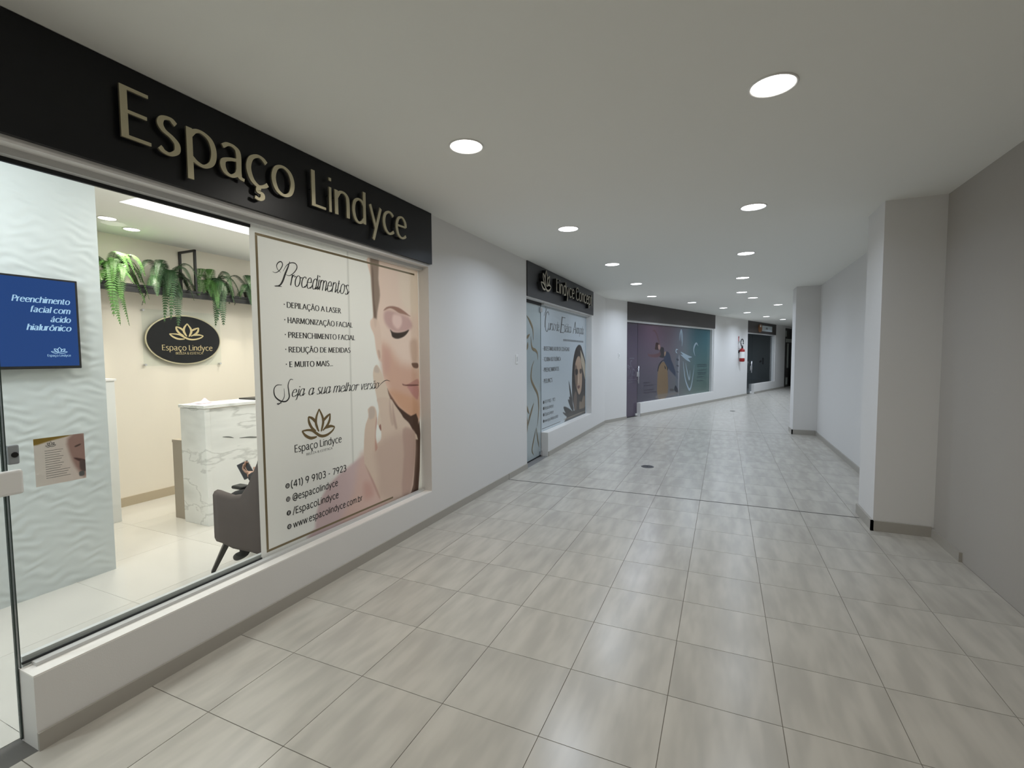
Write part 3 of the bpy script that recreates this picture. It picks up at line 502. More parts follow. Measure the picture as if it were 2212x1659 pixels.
for tx, a, b, z in (('DEPILAÇÃO A LASER', 2.205, 2.671, 1.859), ('HARMONIZAÇÃO FACIAL', 2.207, 2.788, 1.762), ('PREENCHIMENTO FACIAL', 2.208, 2.811, 1.668),
                    ('REDUÇÃO DE MEDIDAS', 2.208, 2.757, 1.574), ('E MUITO MAIS...', 2.210, 2.579, 1.479)):
    text(po, FP, tx, a, b, z, .035, INK, kw=KC)
    MB(FP).box(2.182, 2.189, -.0012, -.0006, z+.015, z+.022).build('bullet', INK, po)
for tx, a, b in (('eja', 2.215, 2.310), ('a', 2.350, 2.388), ('sua', 2.425, 2.538), ('melhor', 2.575, 2.820), ('versão', 2.855, 3.060)):
    text(po, FP, tx, a, b, 1.287, .064, INK, kw=KS)
lotus(po, FP, 2.436, .990, .290, GOLDP, hs=1)
KL = dict(T=.15, thin=.6)
text(po, FP, 'Espaço Lindyce', 2.228, 2.644, .919, .049, INK, kw=KL)
text(po, FP, 'BELEZA & ESTÉTICA', 2.321, 2.554, .882, .015, INK2, kw=dict(T=.12, thin=.8))
KM = dict(T=.145, thin=.9, track=.15)
for k, (tx, a, b, z, cap) in enumerate((('(41) 9 9103 - 7923', 2.191, 2.682, .695, .045), ('@espacolindyce', 2.199, 2.596, .608, .044), ('/EspacoLindyce', 2.198, 2.599, .517, .045), ('www.espacolindyce.com.br', 2.198, 2.845, .427, .044))):
    text(po, FP, tx, a, b, z, cap, INK, kw=KM)
    ic = MB(FP).lathe([(.0165, -.0012), (.0165, -.0006)], 24, (2.163+.001*k, 0, z+.020), 'y').build('icon', INK, po)
    sm = MB(FP); c0 = (2.163+.001*k, z+.020)
    if k == 0: strokes(sm, [([(-.006, -.007), (-.0075, .003), (0, .009), (.0085, .002), (.004, -.007), (-.003, -.008), (-.009, -.010)], .0022), ([(-.003, .003), (0, -.002), (.004, -.003)], .003)], lambda a, b: (c0[0]+a, c0[1]+b), lambda t, w_: w_, -.0016)
    if k == 1: strokes(sm, [([(-.008, -.008), (-.009, 0), (-.008, .008), (0, .009), (.008, .008), (.009, 0), (.008, -.008), (0, -.009), (-.008, -.008)], .002), ([(0, .004), (-.004, 0), (0, -.004), (.004, 0), (0, .004)], .002)], lambda a, b: (c0[0]+a, c0[1]+b), lambda t, w_: w_, -.0016)
    if k == 2: strokes(sm, [([(.005, .009), (.001, .008), (0, .003), (0, -.011)], .004), ([(-.005, .001), (.005, .001)], .003)], lambda a, b: (c0[0]+a, c0[1]+b), lambda t, w_: w_, -.0016)
    if k == 3: strokes(sm, [([(-.010, 0), (.010, 0)], .0015), ([(-.008, .006), (.008, .006)], .0015), ([(-.008, -.006), (.008, -.006)], .0015), ([(0, .011), (-.005, 0), (0, -.011)], .0015), ([(0, .011), (.005, 0), (0, -.011)], .0015)], lambda a, b: (c0[0]+a, c0[1]+b), lambda t, w_: w_, -.0016)
    sm.build('icon_mark', PLAST, ic, kind='stuff')

# flyer stuck inside the glass
fl = thing('paper_flyer', 'small brown and white flyer with a smiling face taped to the glass', 'flyer')
FYP = vcol('flyer_print', .6, transl=.35)
def fbase(U, V):
    c = np.zeros(U.shape+(3,))+np.array([206., 198., 188.]); t = np.clip((U-.96)/.12, 0, 1)[..., None]
    return c*(1-t*.35)+np.array([206., 180., 168.])*t*.35
FY = [[[[.952, 1.216], [1.075, 1.216], [1.0, 1.200], [.952, 1.190]], [128, 104, 44], .004, 1], [[[1.062, 1.20], [1.12, 1.213], [1.12, 1.03], [1.09, 1.06], [1.07, 1.12]], [150, 120, 110], .010, 1],
      [[[1.085, 1.165], [1.105, 1.172], [1.104, 1.166], [1.088, 1.160]], [84, 66, 60], .002, 1], [[[1.080, 1.115], [1.118, 1.100], [1.118, 1.088], [1.098, 1.096]], [78, 54, 50], .003, 1],
      [[[1.10, 1.10], [1.12, 1.09], [1.12, 1.05], [1.10, 1.06]], [90, 76, 72], .004, 1], [[[1.096, 1.050], [1.112, 1.050], [1.112, 1.032], [1.096, 1.032]], [92, 92, 90], .002, 1]]
paint('sheet', fl, frame_left(-2.5530), .952, 1.119, 1.018, 1.216, .002, fbase, FY, FYP)
lotus(fl, frame_left(-2.5530), 1.005, 1.176, .034, INK2)
mb = MB(frame_left(-2.5530))
for k in range(13): mb.box(.985, 1.045-(k % 3)*.006+(.02 if k > 8 else 0), -.0008, -.0004, 1.160-k*.0095, 1.1615-k*.0095)
mb.build('print_lines', INK2, fl, kind='stuff')

# ================================================================= RECEPTION ROOM
CREAM = mat('cream_wall', (236, 228, 214), .6, bump=.04, bscale=120)
WHITEW = mat('white_room_wall', (232, 234, 232), .6)
XB = -5.68
fi = struct(MB().box(-6.0, -2.59, -1.6, 4.95, -.12, -.0025).build('floor_reception', mat('grout_light', (196, 190, 178), .8)))
base = None
for i in range(4):
    for j in range(8):
        x0 = -2.592-(i+1)*.80; y0 = -1.55+j*.81
        if base is None: base = MB().box(.001, .799, .001, .809, -.0024, 0).build('tile', TILEIN, fi, loc=(x0, y0, 0)); continue
        o = base.copy(); COL.objects.link(o); o.location = (x0, y0, 0)
struct(MB().box(XB-.12, XB, -1.6, 4.95, 0, 2.95).build('wall_reception_back', CREAM), 'cream back wall of the reception')
struct(MB().box(XB, -2.59, 4.85, 4.95, 0, 2.95).box(XB, -2.59, -1.7, -1.6, 0, 2.95).build('wall_reception_side', WHITEW))
# ceiling with a raised lit rectangle
RX0, RX1, RY0, RY1 = -4.47, -3.25, 2.28, 4.4
mb = MB().box(XB, RX0, -1.6, 4.85, 2.80, 2.95).box(RX1, -2.59, -1.6, 4.85, 2.80, 2.95).box(RX0, RX1, -1.6, RY0, 2.80, 2.95).box(RX0, RX1, RY1, 4.85, 2.80, 2.95)
struct(mb.build('ceiling_reception', mat('ceiling_white', (250, 250, 248), .7)))
struct(MB().box(RX0, RX1, RY0, RY1, 2.93, 2.945).build('ceiling_reception_recess', mat('lit_white', (245, 245, 240), .6)))
struct(MB().box(XB, XB+.012, 2.0, 4.85, 0, .095).build('baseboard_reception', mat('taupe_baseboard', (186, 172, 148), .5)))
# wavy 3D panel partition
def wave(y, z):
    b = math.sin(z*92+1.7*math.sin(y*36+2.4*math.sin(z*15))+1.4*math.sin(y*13+z*6))
    return .0023*b*(.7+.5*math.sin(y*23+z*17+2*math.sin(z*9)))*(1 if y < 1.86 else max(0, (1.92-y)/.06))
ny, nz = 170, 300; vs = []; fs = []
for j in range(nz+1):
    for i in range(ny+1):
        y = -.9+2.82*i/ny; z = .0+2.79*j/nz; vs.append((-4.05+wave(y, z), y, z))
for j in range(nz):
    for i in range(ny):
        a = j*(ny+1)+i; fs.append((a, a+1, a+ny+2, a+ny+1))
wv = struct(MB().box(-4.30, -4.062, -.9, 1.918, 0, 2.798).build('wall_partition', WHITEW), 'white partition clad in wavy relief panels')
pw = MB(); pw.add(vs, fs); pw.build('relief_panel', mat('relief_white', (216, 222, 222), .45), wv, smooth=True)
# tall cabinet behind the partition
cb = thing('storage_cabinet', 'plain white waist-high cabinet behind the wavy partition', 'cabinet')
MB().box(-5.60, -5.19, 1.60, 2.53, 0, 1.335).build('body', WHITEW, cb, bevel=.003)
MB().box(-5.61, -5.18, 1.59, 2.54, 1.335, 1.355).build('top', PLAST, cb)

# TV
tv = thing('wall_television', 'flat black television showing white italic words on blue', 'television')
FT = frame_left(-3.99)
MB(FT).box(.62, 1.762, 0, .035, 1.478, 2.062).build('casing', BLACKP, tv, bevel=.004)
MB(FT).box(.9, 1.5, .035, .062, 1.6, 1.9).build('bracket', BLACKP, tv)
MB(FT).box(.634, 1.748, -.001, .0005, 1.496, 2.050).build('screen', emit('screen_blue', L3((44, 74, 132)), 1.0), tv)
TXT = emit('screen_text', L3((176, 214, 246)), 1.0)
KI = dict(T=.22, thin=.4, serif=.12, slant=.24, track=.12, space=.34)
for tx, a, b, z in (('Preenchimento', 1.431, 1.712, 1.900), ('facial com', 1.513, 1.711, 1.839), ('ácido', 1.610, 1.711, 1.781), ('hialurônico', 1.492, 1.711, 1.725)): text(tv, FT, tx, a, b, z, .036, TXT, d=-.002, kw=KI)
lotus(tv, FT, 1.645, 1.578, .084, TXT, d=-.002, hs=.7)
text(tv, FT, 'Espaço Lindyce', 1.584, 1.704, 1.557, .014, TXT, d=-.002, kw=dict(T=.16, thin=.6))

# oval logo on acrylic
ov = thing('oval_logo_plaque', 'black oval plaque with gold lotus emblem on a clear acrylic square', 'sign')
FO = frame_left(-5.645)
MB(FO).box(3.03, 3.885, 0, .005, 1.458, 2.072).build('acrylic_panel', GLASS, ov)
def ell(a, b, n=64): return [(3.460+a*math.cos(2*PI*k/n), 1.750+b*math.sin(2*PI*k/n)) for k in range(n)]
def oval(name, a, b, d0, d1, m):
    p = ell(a, b); n = len(p); mb = MB(FO); mb.add([(x, d0, z) for x, z in p]+[(x, d1, z) for x, z in p], [tuple(range(n)), tuple(range(2*n-1, n-1, -1))]+[(i, (i+1) % n, n+(i+1) % n, n+i) for i in range(n)])
    return mb.build(name, m, ov)
oval('rim', .415, .280, -.012, -.001, GOLD); oval('plate', .400, .266, -.018, -.011, BLACKM)
GOLDB = mat('bright_gold', (214, 196, 150), .35, metal=.6)
lotus(ov, FO, 3.475, 1.755, .375, GOLDB, d=-.0195, hs=.72)
text(ov, FO, 'Espaço Lindyce', 3.205, 3.765, 1.630, .060, GOLDB, d=-.0195, kw=dict(T=.14, thin=.55))
text(ov, FO, 'BELEZA & ESTÉTICA', 3.345, 3.648, 1.585, .024, GOLDB, d=-.0195, kw=dict(T=.12, thin=.8))
for y in (3.045, 3.87):
    for z in (1.472, 2.055): MB(FO).lathe([(.011, -.008), (.011, .033)], 14, (y, 0, z), 'y').build('standoff', CHROME, ov)

# shelf and ferns
sh = thing('hanging_shelf', 'black metal shelf high on the cream wall carrying ferns', 'shelf')
MB().box(-5.675, -5.40, 1.75, 4.80, 2.235, 2.262).build('board', mat('dark_shelf', (44, 44, 44), .45), sh)
MB().box(-5.415, -5.39, 1.75, 4.80, 2.205, 2.235).build('rail', BLACKP, sh); MB().box(-5.415, -5.39, 1.75, 4.80, 2.262, 2.285).build('rail', BLACKP, sh)
for y in (2.1, 3.46, 4.7):
    b_ = MB().box(-5.675, -5.653, y-.011, y+.011, 2.262, 2.745).box(-5.413, -5.391, y-.011, y+.011, 2.285, 2.745).box(-5.675, -5.391, y-.011, y+.011, 2.722, 2.745)
    b_.build('bracket', BLACKP, sh)
FERN = mat('fern_green', (74, 118, 54), .5, var=.35, vscale=14)
FERN2 = mat('fern_dark', (46, 80, 46), .5, var=.35, vscale=14)
STEM = mat('fern_stem', (70, 90, 48), .6)
def frond(az, Ln, rise, droop, width, m, parent, tw=0):
    mb = MB(); n = 44; pts = []
    for i in range(n+1):
        t = i/n; r = Ln*(t-.18*t**3); z = rise*math.sin(PI*min(1, t*.85)) - droop*t**1.8
        pts.append(Vector((r*math.cos(az+tw*t), r*math.sin(az+tw*t), z)))
    for i in range(2, n):
        t = i/n; d = (pts[i+1]-pts[i-1]).normalized(); s_ = d.cross(Vector((0, 0, 1)))
        if s_.length < .1: s_ = Vector((-math.sin(az), math.cos(az), 0))
        s_.normalize(); nn = s_.cross(d).normalized(); wl = width*math.sin(PI*(.12+.86*t))**.75; hw = (pts[i+1]-pts[i-1]).length*.34
        for sg_ in (-1, 1):
            tip = pts[i]+s_*sg_*wl+d*hw*.9-nn*wl*.28*random.uniform(.6, 1.3); a = pts[i]-d*hw*.5; b = pts[i]+d*hw*.5; mid = pts[i]+s_*sg_*wl*.55-nn*wl*.04
            mb.add([a, mid-d*hw*.45, tip, mid+d*hw*.55, b], [(0, 1, 3, 4), (1, 2, 3)])
    o = mb.build('frond', m, parent, kind='stuff')
    return pts
def fern(y, label, n, sd, sc, m1, m2, x=-5.50):
    random.seed(sd)
    t = thing('potted_fern', label, 'fern', (x, y, 2.264), 0, 'ferns on the hanging shelf')
    MB().lathe([(.055, 0), (.075, .09), (.08, .10), (.066, .10), (.06, .085)], 20).build('pot', mat('fern_pot', (60, 56, 50), .7), t)
    st = MB()
    for k in range(n):
        az = math.radians(-88+176*((k*7) % n)/(n-1))+random.uniform(-.12, .12)
        Ln = sc*random.uniform(.22, .34); ri = sc*random.uniform(.06, .20); dr_ = random.uniform(.10, .30)*sc
        if k % 5 == 0: ri = sc*.22; dr_ = sc*.10
        if k % 9 == 1: dr_ = sc*.46; Ln *= .85; az *= .5
        pts = frond(az, Ln, ri, dr_, sc*random.uniform(.048, .066), m1 if k % 3 else m2, t, random.uniform(-.5, .5))
        for q in (0,): pass
        pts = [p+Vector((0, 0, .0)) for p in pts]; st.tube([tuple(p) for p in pts[::4]], .0018, 4)
    for c in list(t.children):
        if c.name.startswith('frond'): c.location = (0, 0, .09)
    st.build('stems', STEM, t, loc=(0, 0, .09), kind='stuff')
    return t
fern(2.70, 'bright green lit fern, leftmost on the shelf beside the wavy partition', 22, 3, 1.15, FERN, FERN)
fern(3.20, 'dark green fern with a long tip hanging above the oval plaque', 20, 11, 1.15, FERN2, FERN2)
fern(3.72, 'drooping green fern right of the black shelf bracket', 20, 5, 1.1, FERN2, FERN)
fern(4.20, 'dark fern at the right end of the shelf beside the poster edge', 16, 8, 1.1, FERN2, FERN2)

# reception desk
MARB = bpy.data.materials.new('white_marble'); t_, b_ = nodes(MARB)
tc = t_.nodes.new('ShaderNodeTexCoord'); mp = t_.nodes.new('ShaderNodeMapping'); mp.inputs['Scale'].default_value = (1, .45, 1.8); mp.inputs['Rotation'].default_value = (.15, 0, 0)
n1 = t_.nodes.new('ShaderNodeTexNoise'); n1.inputs['Scale'].default_value = 1.6; n1.inputs['Detail'].default_value = 8; n1.inputs['Distortion'].default_value = .25
r1 = t_.nodes.new('ShaderNodeValToRGB'); e = r1.color_ramp.elements; e[0].position = .30; e[0].color = (*L3((226, 228, 224)), 1); e[1].position = .8; e[1].color = (*L3((232, 233, 230)), 1)
for p_, c_ in ((.485, (228, 229, 226)), (.50, (196, 198, 194)), (.515, (228, 229, 226))):
    k = e.new(p_); k.color = (*L3(tuple(min(255, v+22) for v in c_)), 1)
t_.links.new(tc.outputs['Object'], mp.inputs[0]); t_.links.new(mp.outputs[0], n1.inputs[0]); t_.links.new(n1.outputs[0], r1.inputs[0]); t_.links.new(r1.outputs[0], b_.inputs['Base Color']); b_.inputs['Roughness'].default_value = .25
dk = thing('reception_desk', 'white veined marble reception desk in front of the cream wall', 'desk')
MB().box(-4.640, -4.27, 2.755, 4.55, 1.082, 1.112).build('top', MARB, dk, bevel=.004)
MB().box(-4.630, -4.28, 2.765, 2.815, 0, 1.078).build('side_panel', MARB, dk, bevel=.002)
MB().box(-4.330, -4.288, 2.815, 4.55, 0, 1.074).build('front_panel', MARB, dk)
mb = MB(frame_left(-4.287)); strokes(mb, [([(2.93, .80), (2.99, .79), (3.04, .775)], .012), ([(3.10, .765), (3.20, .755), (3.26, .745), (3.32, .74)], .014), ([(3.4, .72), (3.52, .70)], .01)], lambda a, b: (a, b), lambda t, w_: w_*(.3+.7*math.sin(PI*t)), -.0008)
mb.build('vein', mat('vein_grey', (110, 112, 108), .5), dk, kind='stuff')
MB().box(-4.835, -4.65, 2.80, 4.55, .735, .762).box(-4.83, -4.65, 2.802, 2.84, 0, .735).build('return_shelf', mat('taupe_laminate', (176, 166, 150), .5), dk, label='lower taupe side unit')
tag(MB().box(-4.58, -4.34, 3.32, 3.68, 1.113, 1.127).build('closed_laptop', BLACKP, bevel=.003), 'thin black closed laptop lying on the marble desk', 'laptop')
random.seed(4); mb = MB(); vs = []; fs = []
for i in range(13):
    for j in range(9):
        u, v = i/12, j/8; hgt = .032*math.sin(PI*u)*math.sin(PI*v)*(1+.9*math.sin(u*9+v*5)*.5)+random.uniform(0, .004)
        vs.append((-4.60+.13*v+.01*math.sin(u*6), 2.83+.16*u+.02*math.sin(v*4), 1.1135+max(0, hgt)))
for i in range(12):
    for j in range(8): a = i*9+j; fs.append((a, a+1, a+10, a+9))
mb.add(vs, fs); tag(mb.build('folded_cloth', mat('pink_cloth', (244, 196, 206), .8), smooth=True), 'small pale pink cloth on the near corner of the desk', 'cloth')

# armchair
ac = thing('armchair', 'dark grey tub armchair with splayed legs seen through the window', 'armchair')
FAB = mat('grey_velvet', (92, 82, 78), .85, bump=.1, bscale=200, var=.06, vscale=6)
path = []
def arc(cx, cy, r, a0, a1, n): return [(cx+r*math.cos(math.radians(a0+(a1-a0)*k/n)), cy+r*math.sin(math.radians(a0+(a1-a0)*k/n))) for k in range(n+1)]
outer = [(-3.285, 2.155), (-3.22, 2.150), (-3.10, 2.148), (-3.00, 2.150), (-2.93, 2.155)]+arc(-2.87, 2.33, .185, -80, 0, 7)+[(-2.685, 2.46)]+arc(-2.87, 2.59, .185, 0, 80, 7)+[(-2.93, 2.765), (-3.0, 2.77), (-3.10, 2.772), (-3.22, 2.77), (-3.285, 2.765)]
def topz(x):
    t = (x+3.285); return .605-.10*t+ (0 if x < -3.05 else .28*((x+3.05)/.20)**1.6 if x < -2.85 else .28+.06*(x+2.85)/.17) if True else 0
n = len(outer); rows = []
for i, (x, y) in enumerate(outer):
    a = outer[max(0, i-1)]; b = outer[min(n-1, i+1)]; d = Vector((b[0]-a[0], b[1]-a[1], 0)).normalized(); inn = Vector((-d.y, d.x, 0)); tz = topz(x); bz = .215 if x > -3.2 else .235
    lean = (.03 if x > -2.9 else 0)
    p = lambda o, z: (x+inn.x*o+(lean*(z-.5)), y+inn.y*o, z)
    rows.append([p(.012, bz), p(0, bz+.03), p(0, (bz+tz)/2), p(0, tz-.03), p(.012, tz-.008), p(.035, tz), p(.060, tz-.010), p(.070, tz-.035), p(.072, .40), p(.06, bz+.02)])
vs = [q for r_ in rows for q in r_]; k = 10; fs = [(i*k+j, i*k+(j+1) % k, (i+1)*k+(j+1) % k, (i+1)*k+j) for i in range(n-1) for j in range(k)]+[tuple(range(k)), tuple((n-1)*k+j for j in range(k-1, -1, -1))]
mb = MB(); mb.add(vs, fs); mb.build('shell', FAB, ac, smooth=True)
MB().box(-3.27, -2.78, 2.225, 2.695, .23, .43).build('seat', FAB, ac, bevel=.035, bseg=4)
LEGM = mat('dark_wood_leg', (46, 42, 38), .45)
for (a, b) in (((-3.205, 2.20, .245), (-3.335, 2.165, 0)), ((-3.205, 2.72, .245), (-3.335, 2.76, 0)), ((-2.80, 2.24, .245), (-2.70, 2.20, 0)), ((-2.80, 2.68, .245), (-2.70, 2.72, 0))):
    MB().tube([a, b], [.026, .016], 4).build('leg', LEGM, ac)

# seated person (mostly hidden behind the poster)
DARKC = mat('black_clothing', (30, 30, 32), .8); SKIN = mat('skin', (206, 164, 140), .55); HAIR = mat('dark_hair', (40, 30, 26), .5); SHOE = mat('black_shoe', (24, 24, 26), .4)
J = {'pel': (-2.93, 2.46, .53, .13), 'wst': (-2.90, 2.46, .68, .115), 'cst': (-2.875, 2.46, .86, .125), 'shc': (-2.87, 2.46, .98, .08), 'nk': (-2.89, 2.46, 1.06, .045), 'hd0': (-2.915, 2.46, 1.13, .07), 'hd1': (-2.93, 2.46, 1.21, .085), 'hd2': (-2.925, 2.46, 1.27, .06),
     'shl': (-2.87, 2.31, .96, .06), 'ell': (-2.965, 2.285, .70, .042), 'wrl': (-3.175, 2.385, .645, .027), 'hnl': (-3.235, 2.415, .665, .024),
     'shr': (-2.87, 2.61, .96, .06), 'elr': (-2.965, 2.635, .70, .042), 'wrr': (-3.17, 2.54, .60, .027), 'hnr': (-3.24, 2.515, .60, .024),
     'hpl': (-2.98, 2.37, .515, .085), 'knl': (-3.36, 2.36, .50, .06), 'anl': (-3.20, 2.33, .10, .038), 'ftl': (-3.32, 2.32, .045, .03),
     'hpr': (-2.98, 2.55, .515, .085), 'knr': (-3.38, 2.54, .50, .06), 'anr': (-3.36, 2.55, .10, .038), 'ftr': (-3.48, 2.55, .045, .03)}
ED = [('pel', 'wst'), ('wst', 'cst'), ('cst', 'shc'), ('shc', 'nk'), ('nk', 'hd0'), ('hd0', 'hd1'), ('hd1', 'hd2'), ('shc', 'shl'), ('shl', 'ell'), ('ell', 'wrl'), ('wrl', 'hnl'), ('shc', 'shr'), ('shr', 'elr'), ('elr', 'wrr'), ('wrr', 'hnr'),
      ('pel', 'hpl'), ('hpl', 'knl'), ('knl', 'anl'), ('anl', 'ftl'), ('pel', 'hpr'), ('hpr', 'knr'), ('knr', 'anr'), ('anr', 'ftr')]
for side, hb, dirx in (('l', 'hnl', 1), ('r', 'hnr', -1)):
    hx, hy, hz, _ = J[hb]
    for q, (dy, dz, ln) in enumerate(((-.026, .012, .050), (-.010, .020, .060), (.008, .018, .056), (.024, .008, .044))):
        a, b, c = 'f%s%da' % (side, q), 'f%s%db' % (side, q), 'f%s%dc' % (side, q)
        J[a] = (hx-.022, hy+dy*.8, hz+.014+dz*.5, .009); J[b] = (hx-.045, hy+dy, hz+.018+dz+ln*.3, .008); J[c] = (hx-.040, hy+dy*.9+.004*dirx, hz+dz+.02+ln, .007)
        ED += [(hb, a), (a, b), (b, c)]
    a, b = 't%sa' % side, 't%sb' % side
    J[a] = (hx+.012, hy+.030*dirx, hz+.022, .010); J[b] = (hx-.004, hy+.034*dirx, hz+.052, .008); ED += [(hb, a), (a, b)]
ks = list(J); me = bpy.data.meshes.new('person_skel'); me.from_pydata([J[k_][:3] for k_ in ks], [(ks.index(a), ks.index(b)) for a, b in ED], [])
ob = bpy.data.objects.new('person_skel', me); COL.objects.link(ob)
sk = ob.modifiers.new('skin', 'SKIN'); sk.use_smooth_shade = True
for i, k_ in enumerate(ks):
    me.skin_vertices[0].data[i].radius = (J[k_][3],)*2; me.skin_vertices[0].data[i].use_root = (k_ == 'pel')
ob.modifiers.new('sub', 'SUBSURF').levels = 2; ob.modifiers['sub'].render_levels = 2
dg = bpy.context.evaluated_depsgraph_get(); pm = bpy.data.meshes.new_from_object(ob.evaluated_get(dg)); pm.name = 'person'
COL.objects.unlink(ob); bpy.data.objects.remove(ob)
pm.materials.clear()
for m_ in (DARKC, SKIN, SHOE): pm.materials.append(m_)
for p_ in pm.polygons:
    c = p_.center; s_ = 0
    if c.z > 1.03 or (c.x < -3.212 and c.z > .575): s_ = 1
    if c.z < .085: s_ = 2
    p_.material_index = s_; p_.use_smooth = True
pe = bpy.data.objects.new('person', pm); COL.objects.link(pe)
tag(pe, 'person in black clothes seated in the grey armchair holding a phone', 'person')
mb = MB(); prof = [(.004, .115), (.055, .10), (.084, .06), (.094, .0), (.090, -.05), (.07, -.10), (.05, -.15)]
mb.lathe(prof, 20, (-2.905, 2.46, 1.225)); mb.v = [(x+(.05 if z < 1.20 else 0), y, z) for x, y, z in mb.v]; mb.build('hair', HAIR, pe, smooth=True)
for s_ in (-1, 1):
    MB().lathe([(.004, -.004), (.010, 0), (.004, .004)], 10, (-3.008, 2.46+s_*.032, 1.20), 'x').build('eye', BLACKP, pe)
MB().tube([(-3.010, 2.46, 1.20), (-3.032, 2.46, 1.165), (-3.014, 2.46, 1.160)], [.006, .012, .006], 8).build('nose', SKIN, pe, smooth=True)
MB().tube([(-3.006, 2.442, 1.128), (-3.014, 2.46, 1.128), (-3.006, 2.478, 1.128)], .005, 6).build('mouth', mat('lip', (170, 96, 88), .5), pe)
ph = thing('mobile_phone', 'dark grey mobile phone held up by the seated person', 'phone')
PM = Matrix.Translation((-3.262, 2.402, .695)) @ Matrix.Rotation(math.radians(-38), 4, 'Y') @ Matrix.Rotation(math.radians(-40), 4, 'Z')
MB(PM).box(-.005, .004, -.040, .040, -.060, .072).build('body', mat('phone_back', (112, 112, 116), .35), ph, bevel=.006)
MB(PM).box(.004, .0055, -.036, .036, -.055, .067).build('screen', BLACKP, ph)
tag(MB().box(-3.385, -3.27, 2.36, 2.44, .552, .578).build('black_pouch', mat('black_leather', (22, 22, 22), .4), bevel=.012, bseg=3), 'small black pouch on the lap of the seated person', 'pouch')

# interior lamps
def downlight_proto(name, label, group, r=.108, e=None, loc=(0, 0, H)):
    t = thing(name, label, 'ceiling light', loc, 0, group)
    MB().lathe([(r-.012, .002), (r-.012, -.004), (r-.004, -.007), (r, -.004), (r, .002)], 36, cap=False).build('trim_ring', PLAST, t, smooth=True)
    MB().lathe([(r-.012, -.0030), (r-.030, -.0012), (.001, -.0012)], 36, cap=False).build('diffuser', e, t)
    return t
EW = emit('lamp_warm_white', (1, .97, .90), 9); EC = emit('lamp_cool_white', (.90, .95, 1), 9)
def lamp(loc, P, col, r=.09, spread=2.7, parent=None):
    l = bpy.data.lights.new('lamp_light', 'AREA'); l.shape = 'DISK'; l.size = 2*r; l.energy = P; l.color = col; l.spread = spread
    o = bpy.data.objects.new('lamp_light', l); COL.objects.link(o); o.location = loc; return o
# corridor downlights
LA = [(-1.46, 2.61), (-1.46, 4.69), (-1.46, 6.76), (-1.46, 8.77), (-1.46, 10.77), (-.74, 12.50), (-.04, 14.33), (.62, 16.25), (1.28, 18.22), (1.95, 20.1), (2.6, 22.05)]
LB = [(.19, 2.65), (.21, 4.70), (.23, 6.78), (.26, 8.89), (.31, 10.92), (.57, 12.09), (1.25, 14.07), (1.90, 16.08), (2.56, 18.0), (3.2, 19.9)]
OA = ['nearest of the left row, beside the black fascia sign', 'second of the left row', 'third of the left row, by the graphite shop sign', 'fourth of the left row', 'fifth of the left row, where the wall bends',
      'sixth of the left row, over the purple shop front', 'seventh of the left row', 'eighth of the left row', 'ninth of the left row, by the fire extinguisher', 'tenth of the left row', 'last of the left row, half hidden by the pilaster']
OB = ['largest and nearest of the right row', 'second of the right row', 'third of the right row', 'fourth of the right row', 'fifth of the right row', 'sixth of the right row, close behind the fifth', 'seventh of the right row', 'eighth of the right row, at the pilaster edge', 'ninth of the right row', 'tenth of the right row']
pw_ = downlight_proto('ceiling_downlight', '', 'corridor downlights', e=EW, loc=(0, 0, H)); pc_ = downlight_proto('ceiling_downlight', '', 'corridor downlights', e=EC, loc=(0, 0, H))
used = {}
for lst, names in ((LA, OA), (LB, OB)):
    for (x, y), nm in zip(lst, names):
        pr_ = pw_ if y < 3.5 else pc_
        if pr_ not in used: used[pr_] = 1; o = pr_; o.location = (x, y, H)
        else: o = copy_tree(pr_, loc=(x, y, H))
        o['label'] = ('round white warm downlight, ' if y < 3.5 else 'round cool white downlight, ')+nm
        pwr = P_NEAR if y < 3.5 else P_FAR
        if lst is LB: pwr *= .5
        elif y > 12: pwr *= 1.5
        lamp((x, y, H-.012), pwr, WARM if y < 3.5 else COOL)
# unseen lamps added behind the camera, in the same rows, to lift the ceiling
for y in (.5, -1.6, -3.7):
    for x in (-1.46, .19): lamp((x, y, H-.012), P_NEAR*.5, WARM)
# reception lights
for (x, y), nm in (((-5.08, 2.49), 'small recessed spot in the reception ceiling, left of the pair'), ((-5.30, 2.797), 'small recessed spot in the reception ceiling, right of the pair')):
    downlight_proto('recessed_spot', nm, 'spots in the reception ceiling', r=.075, e=EW, loc=(x, y, 2.80)); lamp((x, y, 2.79), P_SPOT, (1, .93, .78), r=.05, spread=1.6)
o = downlight_proto('recessed_spot', 'small recessed spot at the right of the reception ceiling', 'spots in the reception ceiling', r=.06, e=EW, loc=(-5.0, 3.95, 2.80)); lamp((-5.0, 3.95, 2.79), P_SPOT, (1, .9, .74), r=.05, spread=1.9)
cl = thing('led_ceiling_panel', 'bright rectangular led strip inside the raised reception ceiling', 'ceiling light')
STR = emit('strip_light', (1, 1, .98), 8)
MB().box(RX0+.04, RX0+.10, RY0+.02, RY1-.02, 2.885, 2.898).build('strip', STR, cl); MB().box(RX1-.10, RX1-.04, RY0+.02, RY1-.02, 2.885, 2.898).build('strip', STR, cl)
l = bpy.data.lights.new('panel_light', 'AREA'); l.shape = 'RECTANGLE'; l.size = RX1-RX0-.1; l.size_y = RY1-RY0-.1; l.energy = P_SHOP; l.color = (1, .965, .93)
o = bpy.data.objects.new('panel_light', l); COL.objects.link(o); o.location = ((RX0+RX1)/2, (RY0+RY1)/2, 2.884)
lamp((-3.2, -.4, 2.79), P_SHOP*.5, (.88, .95, 1), r=.12, spread=2.9)
